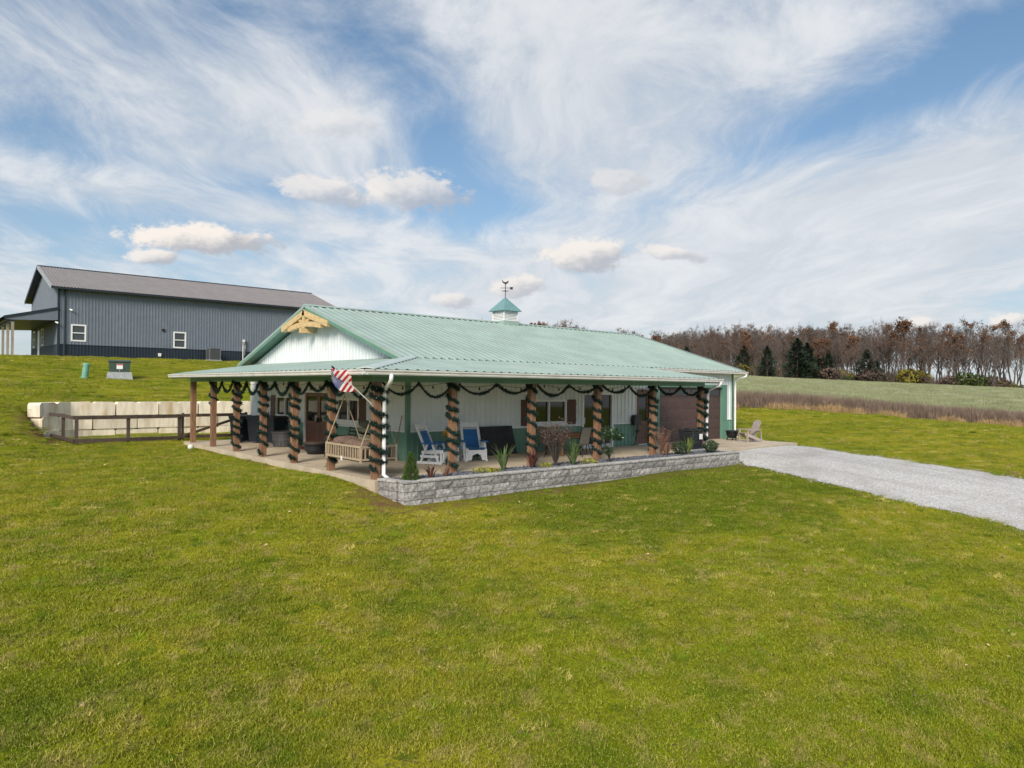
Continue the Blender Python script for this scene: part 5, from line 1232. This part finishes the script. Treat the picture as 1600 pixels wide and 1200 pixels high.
for s_ in (-1, 1):
    MB().bar((s_*.33, -.36, .003), (s_*.33, -.34, .52), .05, .13, (1, 0, 0)).build('front_leg', GREYP, t); MB().bar((s_*.28, -.42, .36), (s_*.28, .52, .02), .04, .12).build('stringer', GREYP, t)
    MB().cbox(s_*.35-.075, s_*.35+.075, -.45, .30, .53, .56, .01).build('armrest', GREYP, t); MB().bar((s_*.33, .30, .53), (s_*.31, .36, .10), .04, .09, (1, 0, 0)).build('rear_leg', GREYP, t)
for i in range(6): z = .385-.028*i; MB().cbox(-.27, .27, -.44+i*.095, -.355+i*.095, z, z+.022, .005).build('seat_slat', GREYP, t)
for i in range(7):
    x = -.24+i*.08; top = .98-.9*x*x*1.6
    MB().bar((x*.85, .10, .24), (x*1.12, .10+(top-.24)*.40, top), .066, .02, (0, 1, .4), .072, .02).build('back_slat', GREYP, t)
MB().bar((-.30, .30, .58), (.30, .30, .58), .03, .07).build('back_brace', GREYP, t)
tagged(MB().lathe([(.001, 0)]+[(.11*math.sin(q*math.pi/8), .11-.11*math.cos(q*math.pi/8)) for q in range(1, 8)]+[(.001, .22)], 16), 'white_ball', pm('white_ball_m', (.75, .74, .70), .5, .06, 6.), 'white ball on the grass near the leftmost porch post', 'ball', loc=(-.55, 12.75, g(-.55, 12.75)), smooth=True)

# ------------------------------------------------------------------ planter plants
def plant(name, x, y, label, cat='plant', group=None): o = empty(name, (x, y, .004), random.uniform(0, 6), label, cat, group); o.scale = (1.2, 1.2, 1.2); return o
t = plant('arborvitae', .45, -.92, 'small cone-shaped green arborvitae at the near planter corner', 'shrub'); t.scale = (.74, .74, .78)
r_ = np.random.default_rng(5); n = 2600; zz = r_.random(n)**1.35*.86; th = r_.random(n)*6.283; rad = (.27*(1-zz/.90)**.8+.02)*(.6+.40*r_.random(n))*(1+.22*np.sin(th*5+zz*26)*np.sin(th*2+zz*11))
P_ = np.stack([rad*np.cos(th), rad*np.sin(th), zz+.03], -1); d = np.stack([np.cos(th)*.5, np.sin(th)*.5, np.ones(n)], -1); d /= np.linalg.norm(d, axis=1)[:, None]; q = np.cross(d, r_.normal(size=(n, 3))); q /= np.linalg.norm(q, axis=1)[:, None]
V = np.stack([P_-q*.012, P_+q*.012, P_+d*.075+q*.004], 1).reshape(-1, 3); o = np_mesh('foliage', V, np.arange(3*n).reshape(n, 3), pm('arborvitae_green', (.06, .11, .02), .8, .5, 12., trans=.15)); o.parent = t
MB().tube([(0, 0, 0), (0, 0, .7)], [.022, .006], 6).build('stem', BARK, t)
def spiky_plant(x, y, n, h, w, spread, mat, label, seed, name='yucca', group=None):
    t = plant(name, x, y, label, 'plant', group); r_ = random.Random(seed); m = MB()
    for i in range(n):
        a = r_.random()*6.283; s_ = spread*r_.uniform(.15, 1.); hh = h*r_.uniform(.6, 1.)*(1-.35*s_); p = Vector((.02*math.cos(a), .02*math.sin(a), 0)); d = Vector((math.cos(a), math.sin(a), 0)); q = Vector((-math.sin(a), math.cos(a), 0))*w/2
        b = p+d*s_*h*.35+Vector((0, 0, hh*.6)); c_ = p+d*s_*h*(.75+.2*r_.random())+Vector((0, 0, hh*r_.uniform(.8, 1.)))
        m.add([p-q*.7, p+q*.7, b+q, b-q, c_], [(0, 1, 2, 3), (3, 2, 4)])
    m.build('blades', mat, t); return t
YUC = pm('yucca_green', (.10, .16, .055), .6, .3, 8., trans=.15); CORD = pm('cordyline_purple', (.10, .035, .03), .6, .35, 9.); DRYR = pm('dry_red_brown', (.20, .10, .065), .85, .35, 9.); LIME = pm('lime_groundcover', (.28, .28, .04), .8, .35, 9., trans=.15)
spiky_plant(1.05, -.92, 16, .46, .035, .6, CORD, 'small purple cordyline beside the arborvitae', 1, 'cordyline')
spiky_plant(1.62, -.80, 34, .50, .012, .8, DRYR, 'dry tan grass tuft before the post between the gliders', 2, 'dry_grass')
spiky_plant(3.62, -.70, 30, .88, .032, .55, YUC, 'tall green yucca in front of the chalkboard', 3)
spiky_plant(4.78, -.62, 30, .72, .030, .65, CORD, 'reddish cordyline at the foot of the post left of the window', 4, 'cordyline')
spiky_plant(6.28, -.80, 36, .92, .034, .55, YUC, 'tall green yucca beside the bare shrub', 5)
spiky_plant(12.25, -.72, 24, .78, .034, .6, pm('yucca_yellow', (.19, .24, .06), .6, .3, 8., trans=.15), 'yellow-green yucca before the black air conditioner', 6)
spiky_plant(11.1, -.62, 60, .72, .012, .9, DRYR, 'dry reddish grass clump left of the round boxwoods', 7, 'dry_grass')
for i, (x, y, r_) in enumerate(((2.85, -.78, .26), (3.15, -.85, .16), (5.2, -.72, .18), (6.95, -.85, .26))):
    t = plant('groundcover', x, y, ['low lime-green groundcover left of the tall yucca', 'tiny lime tuft touching the groundcover left of the yucca', 'low green groundcover right of the reddish cordyline', 'low lime-green groundcover right of the bare shrub'][i], 'plant'); leafball((0, 0, .05), r_, 240, .03, LIME, 'leaves', t, 50+i, .45)
def bushy(x, y, h, n, twigm, leafm, nl, ls, label, seed, name, top=.5):
    t = plant(name, x, y, label, 'shrub'); r_ = random.Random(seed); m = MB(); tips = []
    for i in range(n):
        a = r_.random()*6.283; s_ = r_.uniform(.1, .42)*h; p = Vector((0, 0, 0)); q = Vector((s_*.4*math.cos(a), s_*.4*math.sin(a), h*.45)); e = Vector((s_*math.cos(a), s_*math.sin(a), h*r_.uniform(.7, 1.)))
        m.tube([p, q, e], [.012, .008, .003], 4, False)
        for k in range(5):
            b = q.lerp(e, r_.random()); v = Vector((r_.gauss(0, 1), r_.gauss(0, 1), r_.uniform(0, 1.2)))*h*.12; m.tube([b, b+v], [.005, .002], 3, False); tips += [b+v, b+v*.5]
        tips.append(e)
    m.build('branches', twigm, t); P_ = []; F = []
    rr = np.random.default_rng(seed); 
    for i in range(nl):
        c_ = np.array(tips[r_.randrange(len(tips))])+rr.normal(0, .03, 3); a = rr.normal(size=3); a /= np.linalg.norm(a); b = np.cross(a, rr.normal(size=3)); b /= np.linalg.norm(b); P_ += [c_-a*ls, c_+b*ls*.5, c_+a*ls, c_-b*ls*.5]; F.append((4*i, 4*i+1, 4*i+2, 4*i+3))
    if nl: o = np_mesh('leaves', np.array(P_), np.array(F), leafm); o.parent = t
    return t
bushy(5.65, -.68, 1.10, 34, BARK, pm('curled_brown_leaf', (.10, .055, .045), .8, .4, 9.), 700, .026, 'bare brown twiggy shrub in front of the patio table', 3, 'bare_shrub')
t = bushy(7.75, -.95, .62, 8, BARK, pm('holly_leaf', (.022, .055, .018), .35, .5, 14.), 260, .034, 'dark green holly bush with rounded top beside a garlanded post', 9, 'holly_bush')
t.scale = (.95, .95, .92)
MB().tube([(0, 0, 0), (.02, .01, .6), (0, .0, .85)], [.02, .014, .008], 6).build('stem', BARK, t); leafball((0, 0, 1.0), .34, 620, .042, MATS['holly_leaf'], 'leaves', t, 31, .75); leafball((.30, -.22, .88), .18, 200, .042, MATS['holly_leaf'], 'leaves', t, 32, .8)
bushy(11.05, -.45, .85, 14, DRYR, None, 0, 0, 'bare reddish twig shrub at the post left of the garage', 13, 'bare_shrub')
BOXW = pm('boxwood_leaf', (.028, .058, .016), .5, .5, 14.)
for i, (x, y, r_) in enumerate(((11.75, -.72, .30), (13.35, -.95, .28))):
    t = plant('boxwood', x, y, ['round dark boxwood left of the yellow-green yucca', 'round dark boxwood at the right end of the planter'][i], 'shrub'); leafball((0, 0, r_*.75), r_*.82, 1800, .020, BOXW, 'leaves', t, 60+i, .8); MB().tube([(0, 0, 0), (0, 0, r_)], .02, 5).build('stem', BARK, t)

# ------------------------------------------------------------------ woods beyond the field
def make_tree(seed, H, leafmat=None, leafn=0, lo=.32, dens=1.0, ls=.16, spread=1.0):
    r_ = random.Random(seed); tm, bm_ = MB(), MB(); tips = []
    pts = []; x = y = 0
    for i in range(8):
        pts.append(Vector((x, y, H*.86*i/7))); x += r_.gauss(0, .014)*H; y += r_.gauss(0, .014)*H
    r0 = H*.0125; tm.tube(pts, [r0*(1-.88*i/7)+.01 for i in range(8)], 6)
    def at(f):
        f = min(f, .999)*7; i = int(f); return pts[i].lerp(pts[i+1], f-i)
    def branch(p, d, L, rad, lev):
        n = 4; q = [p]; dd = d.copy()
        for i in range(n):
            dd = (dd+Vector((r_.gauss(0, .16), r_.gauss(0, .16), r_.gauss(.06, .12)))).normalized(); q.append(q[-1]+dd*L/n)
        bm_.tube(q, [rad*(1-.75*i/n) for i in range(n+1)], 3, False)
        if lev < 3:
            for k in range(int((4 if lev == 1 else 4.5)*dens)+ (r_.random() < .5)):
                f = r_.uniform(.25, 1.)*n; i = min(int(f), n-1); b = q[i].lerp(q[i+1], f-i)
                a = Vector((r_.gauss(0, 1), r_.gauss(0, 1), r_.gauss(.35, .6))).normalized(); nd = (dd*.75+a*.75).normalized()
                branch(b, nd, L*r_.uniform(.35, .6), rad*.5, lev+1)
        else:
            for k in range(4):
                f = r_.random()*n; i = min(int(f), n-1); b = q[i].lerp(q[i+1], f-i); v = (dd+Vector((r_.gauss(0, .8), r_.gauss(0, .8), r_.gauss(.3, .6)))).normalized()*r_.uniform(.25, .6)*H/13; s_ = v.cross(Vector((r_.gauss(0, 1), r_.gauss(0, 1), 1))).normalized()*(.020*H/13)
                bm_.add([b-s_, b+s_, b+v], [(0, 1, 2)]); tips.append(b+v)
    nbr = int(17*dens)
    for k in range(nbr):
        f = lo+(1-lo)*(k+r_.random())/nbr; a = r_.random()*6.283; tilt = r_.uniform(.35, .95)*(1.15-.5*f)*spread
        d = Vector((math.cos(a)*math.sin(tilt), math.sin(a)*math.sin(tilt), math.cos(tilt))); L = H*(.34*(1.12-f)+.09)*r_.uniform(.75, 1.2)
        branch(at(f), d, L, r0*.42*(1.1-f)+.012, 1)
    root = empty('hardwood_tree'); tm.build('trunk', BARK, root); bm_.build('crown', TWIG, root)
    if leafn:
        rr = np.random.default_rng(seed); c_ = np.array([tuple(t) for t in tips]); 
        hub = c_[rr.integers(0, len(c_), max(6, leafn//45))]
        w = np.exp(-((c_[:, None]-hub[None])**2).sum(-1)/(H*.05)**2).sum(1)+.05; idx = rr.choice(len(c_), leafn, p=w/w.sum()); c_ = c_[idx]+rr.normal(0, .12, (leafn, 3))
        a = rr.normal(size=(leafn, 3)); a /= np.linalg.norm(a, axis=1)[:, None]; b = np.cross(a, rr.normal(size=(leafn, 3))); b /= np.linalg.norm(b, axis=1)[:, None]; s_ = ls*rr.uniform(.6, 1.3, leafn)[:, None]
        V = np.stack([c_-a*s_, c_+b*s_*.6, c_+a*s_, c_-b*s_*.6], 1).reshape(-1, 3); o = np_mesh('foliage', V, np.arange(4*leafn).reshape(leafn, 4), leafmat); o.parent = root
    return root
def make_cedar(seed, H):
    rr = np.random.default_rng(seed); n = 1500; zz = rr.random(n)**1.15; prof = (1-zz**1.6)**.9*(.6+.4*np.minimum(zz*7, 1))*(1+.25*np.sin(zz*23+seed)); th = rr.random(n)*6.283
    rad = H*.27*prof*(.4+.6*rr.random(n)**.6)*(1+.3*np.sin(th*2+zz*9+seed)*np.cos(th+seed)); c_ = np.stack([rad*np.cos(th), rad*np.sin(th), H*(.04+.95*zz)], -1)
    d = np.stack([np.cos(th), np.sin(th), rr.uniform(-.2, .9, n)], -1); d /= np.linalg.norm(d, axis=1)[:, None]; q = np.cross(d, rr.normal(size=(n, 3))); q /= np.linalg.norm(q, axis=1)[:, None]; s_ = H*.045*rr.uniform(.6, 1.4, n)[:, None]
    V = np.stack([c_-d*s_*.4-q*s_*.35, c_-d*s_*.4+q*s_*.35, c_+d*s_], 1).reshape(-1, 3)
    root = empty('cedar_tree'); o = np_mesh('crown', V, np.arange(3*n).reshape(n, 3), CEDL); o.parent = root; MB().tube([(0, 0, 0), (0, 0, H*.9)], [H*.02, .02], 5).build('trunk', BARK, root); return root
BARE = [make_tree(200+i, 13.5, None, 0, .30, 1.0) for i in range(4)]
LITE = [make_tree(220+i, 13.5, RUSSET, 420, .30, .95, .17) for i in range(3)]
RUST = [make_tree(240+i, 13.5, RUSSET, 1500, .30, .9, .20) for i in range(2)]
REDT = [make_tree(260, 13.5, REDL, 1700, .25, .9, .20)]
POLE = [make_tree(280+i, 13.5, RUSSET, 260, .55, .75, .17, .8) for i in range(3)]
CED = [make_cedar(300+i, 6.) for i in range(4)]
wl = [(205, -8), (171.6, 25.7), (149, 45.4), (126.5, 65.1), (98, 90), (72, 112)]
seglen = [math.dist(wl[i], wl[i+1]) for i in range(len(wl)-1)]; tot = sum(seglen)
def wpt(s):
    for i, L in enumerate(seglen):
        if s <= L or i == len(seglen)-1:
            t_ = s/L; a, b = wl[i], wl[i+1]; dx_, dy_ = b[0]-a[0], b[1]-a[1]; q = math.hypot(dx_, dy_); return (a[0]+dx_*t_, a[1]+dy_*t_, dy_/q, -dx_/q)
        s -= L
RT = random.Random(42); used_t = set()
def put_tree(kindlist, s, off, sc, label, group):
    x, y, nx_, ny_ = wpt(s); off = off
    # normal pointing away from the camera
    if nx_*(x-CAMP.x)+ny_*(y-CAMP.y) < 0: nx_, ny_ = -nx_, -ny_
    x += nx_*off; y += ny_*off
    p = RT.choice(kindlist); z = g(x, y)-.15
    if kindlist is BARE or kindlist is LITE or kindlist is RUST or kindlist is POLE or kindlist is REDT: sc = tree_scale(x, y, z)*RT.uniform(.66, 1.06)
    if p.name in used_t: o = copy_tree(p)
    else: o = p; used_t.add(p.name)
    o.location = (x, y, z); o.rotation_euler = (0, 0, RT.random()*6.283); o.scale = (sc*RT.uniform(.9, 1.1),)*2+(sc,)
    tag(o, label.replace(' in the woods beyond the field', ' in the woods'+reg(s)).replace(' at the foot of the woods', ' at the foot of the woods'+reg(s)), 'tree', group); return o
GRP = 'hardwoods along the field edge'
lab_b = 'bare grey-brown hardwood tree in the woods beyond the field'; lab_l = 'hardwood with a few russet leaves in the woods beyond the field'; lab_p = 'tall thin hardwood with high crown at the right end of the woods'
REG = (' behind the garage roof', ' left of centre', ', centre', ', right side')
def reg(s_): return REG[0] if s_ > tot-52 else REG[1] if s_ > tot-82 else REG[2] if s_ > 68 else REG[3]
lab_r = 'hardwood holding thick russet leaves in the woods beyond the field'
SKYL = ([600, 880, 960, 1010, 1100, 1200, 1300, 1400, 1500, 1650], [509, 507, 519, 522, 517, 511, 508, 505, 507, 508])
def tree_scale(x, y, z):
    d = Vector((x, y, z))-CAMP; dep_ = d.dot(fw); pxx = 800+FPX*d.dot(r2)/dep_; hz = 606+(pxx-800)*ROL
    return max(.35, ((hz-np.interp(pxx, *SKYL))/FPX*dep_+CAMP.z-z)/13.0)
def hts(s): return .92+.10*math.sin(s*.19)+.07*math.sin(s*.47+1)
s = 2.
while s < tot:
    frac = s/tot; right = s < 75
    rows_ = ((0, .92), (5, .98), (11, 1.02), (18, 1.05), (26, 1.06)) if not right else ((0, .95), (6, 1.0), (13, 1.03))
    for off, k in rows_:
        ss_ = s+RT.uniform(-1.5, 1.5); ss_ = min(max(ss_, .5), tot-.5); q = RT.random(); sc = k*hts(ss_)*RT.uniform(.82, 1.08)
        if right:
            if q < .42: put_tree(POLE, ss_, off+RT.uniform(-2, 2), sc*1.05, lab_p, GRP)
            elif q < .70: put_tree(LITE, ss_, off+RT.uniform(-2, 2), sc, lab_l, GRP)
            elif q < .82: put_tree(RUST, ss_, off+RT.uniform(-2, 2), sc, lab_r, GRP)
            else: put_tree(BARE, ss_, off+RT.uniform(-2, 2), sc, lab_b, GRP)
        else:
            if q < .66: put_tree(BARE, ss_, off+RT.uniform(-2, 2), sc, lab_b, GRP)
            elif q < .90: put_tree(LITE, ss_, off+RT.uniform(-2, 2), sc, lab_l, GRP)
            else: put_tree(RUST, ss_, off+RT.uniform(-2, 2), sc*.9, lab_r, GRP)
    s += 3.7 if right else 3.4
for s in (tot-46, tot-49): put_tree(REDT, s, -2, .95, 'dark red leaved tree showing just above the house roof end', 'dark red trees behind the roof')
for s in (120, 108.3, 106.8, 103.6, 97.2, 95.6, 94.6, 91, 89.6, 81.4, 79.2): put_tree(CED, s, -3+RT.uniform(-1.5, 4), RT.uniform(.75, 1.3) if not 89 < s < 98 else RT.uniform(1.0, 1.5), 'dark evergreen cedar at the foot of the woods', 'cedars at the foot of the woods').scale.x *= RT.uniform(1.1, 1.6)
# undergrowth along the edge
def make_bush(seed, mat, r=1.):
    root = empty('edge_bush'); leafball((0, 0, .8*r), 1.15*r, 420, .17, mat, 'leaves', root, seed, .7); MB().tube([(0, 0, 0), (.1, 0, r)], [.06, .02], 5).build('stem', BARK, root); return root
BG, BYL, BBR = [make_bush(1, SHRUBG), make_bush(2, SHRUBG)], [make_bush(3, SHRUBY)], [make_bush(4, pm('brown_brush_leaves', (.09, .062, .048), .9, .4, 1.5, rnd=.25)), make_bush(5, MATS['brown_brush_leaves'])]
s = 4.
while s < tot:
    q = RT.random(); k, lb = (BBR, 'brown leafless brush bush at the foot of the woods') if q < .62 else ((BG, 'dull green bush at the foot of the woods') if q < .88 else (BYL, 'yellow-green bush at the foot of the woods'))
    x, y, nx_, ny_ = wpt(s); o = put_tree(k, s, -2.5+RT.uniform(-1, 8), RT.uniform(.9, 2.3), lb, 'bushes along the foot of the woods'); o['category'] = 'bush'; s += RT.uniform(1.0, 2.2)
for p in BARE+LITE+RUST+REDT+POLE+CED+BG+BYL+BBR:
    if p.name not in used_t:
        for ch in list(p.children): bpy.data.objects.remove(ch)
        bpy.data.objects.remove(p)
# the depth of the wood behind the first rows reads as one mass; brushy thicket at its foot
def woods_pts(n, s0, s1, o0, o1):
    out_ = []
    for _ in range(n):
        x, y, nx_, ny_ = wpt(RT.uniform(s0, s1))
        if nx_*(x-CAMP.x)+ny_*(y-CAMP.y) < 0: nx_, ny_ = -nx_, -ny_
        o_ = RT.uniform(o0, o1); out_.append((x+nx_*o_, y+ny_*o_))
    a = np.array(out_); return a[:, 0], a[:, 1]
far_k = []
for p in BARE[:3]+LITE[:2]:
    vs, fs = [], []
    for ch in p.children:
        if ch.name.startswith('foliage'): continue
        b = len(vs); vs += [tuple(v.co) for v in ch.data.vertices]; fs += [tuple(b+i for i in q.vertices) for q in ch.data.polygons]
    me = bpy.data.meshes.new('far_tree'); me.from_pydata(vs, [], fs); me.materials.append(TWIG); o = bpy.data.objects.new('far_tree', me); COL.objects.link(o); far_k.append(o)
x1, y1 = woods_pts(330, 66, tot-1, 14, 60); x2, y2 = woods_pts(75, 5, 66, 14, 40); x, y = np.concatenate([x1, x2]), np.concatenate([y1, y2]); n = len(x)
zz_ = np.maximum(G(x, y), 2.6)-.2; sc = np.array([tree_scale(a, b, c_) for a, b, c_ in zip(x, y, zz_)])*rng.uniform(.78, .98, n)
fw_ = instancer('deep_woods', np.stack([x, y, zz_], -1), np.stack([np.zeros(n), np.zeros(n), rng.random(n)*6.283], -1), np.stack([sc, sc, sc], -1), far_k)
tag(fw_, 'grey-brown mass of leafless trees deeper in the woods', 'woods', kind='stuff')
THK = pm('thicket_twigs', (.115, .09, .072), .9, .35, .6, world=True, rnd=.3)
tk = [tuft('thicket', 130, 1.6, 1.6, 5.0, .055, .16, THK, 700+i, 2) for i in range(4)]
x1, y1 = woods_pts(520, 62, tot-1, -2, 16); x2, y2 = woods_pts(90, 2, 62, -1, 6); x, y = np.concatenate([x1, x2]), np.concatenate([y1, y2]); n = len(x); sc = np.concatenate([rng.uniform(.6, 1.25, len(x1)), rng.uniform(.25, .5, len(x2))])
th_ = instancer('woods_thicket', np.stack([x, y, G(x, y)-.1], -1), np.stack([np.zeros(n), np.zeros(n), rng.random(n)*6.283], -1), np.stack([np.ones(n), np.ones(n), sc], -1), tk)
tag(th_, 'brown brushy thicket filling the foot of the woods', 'thicket', kind='stuff')
# lone bare tree beyond the barn
lone = copy_tree(BARE[1]); x, y = -4.6, 72.; lone.location = (x, y, g(x, y)-.2); lone.rotation_euler = (0, 0, 2.); lone.scale = (.62, .62, .62); lone['label'] = 'bare tree showing behind the barn lean-to posts'; lone['group'] = 'tree by the barn'

scene.cycles.max_bounces = 7; scene.cycles.diffuse_bounces = 5; scene.cycles.glossy_bounces = 2; scene.cycles.transmission_bounces = 2; scene.cycles.transparent_max_bounces = 4
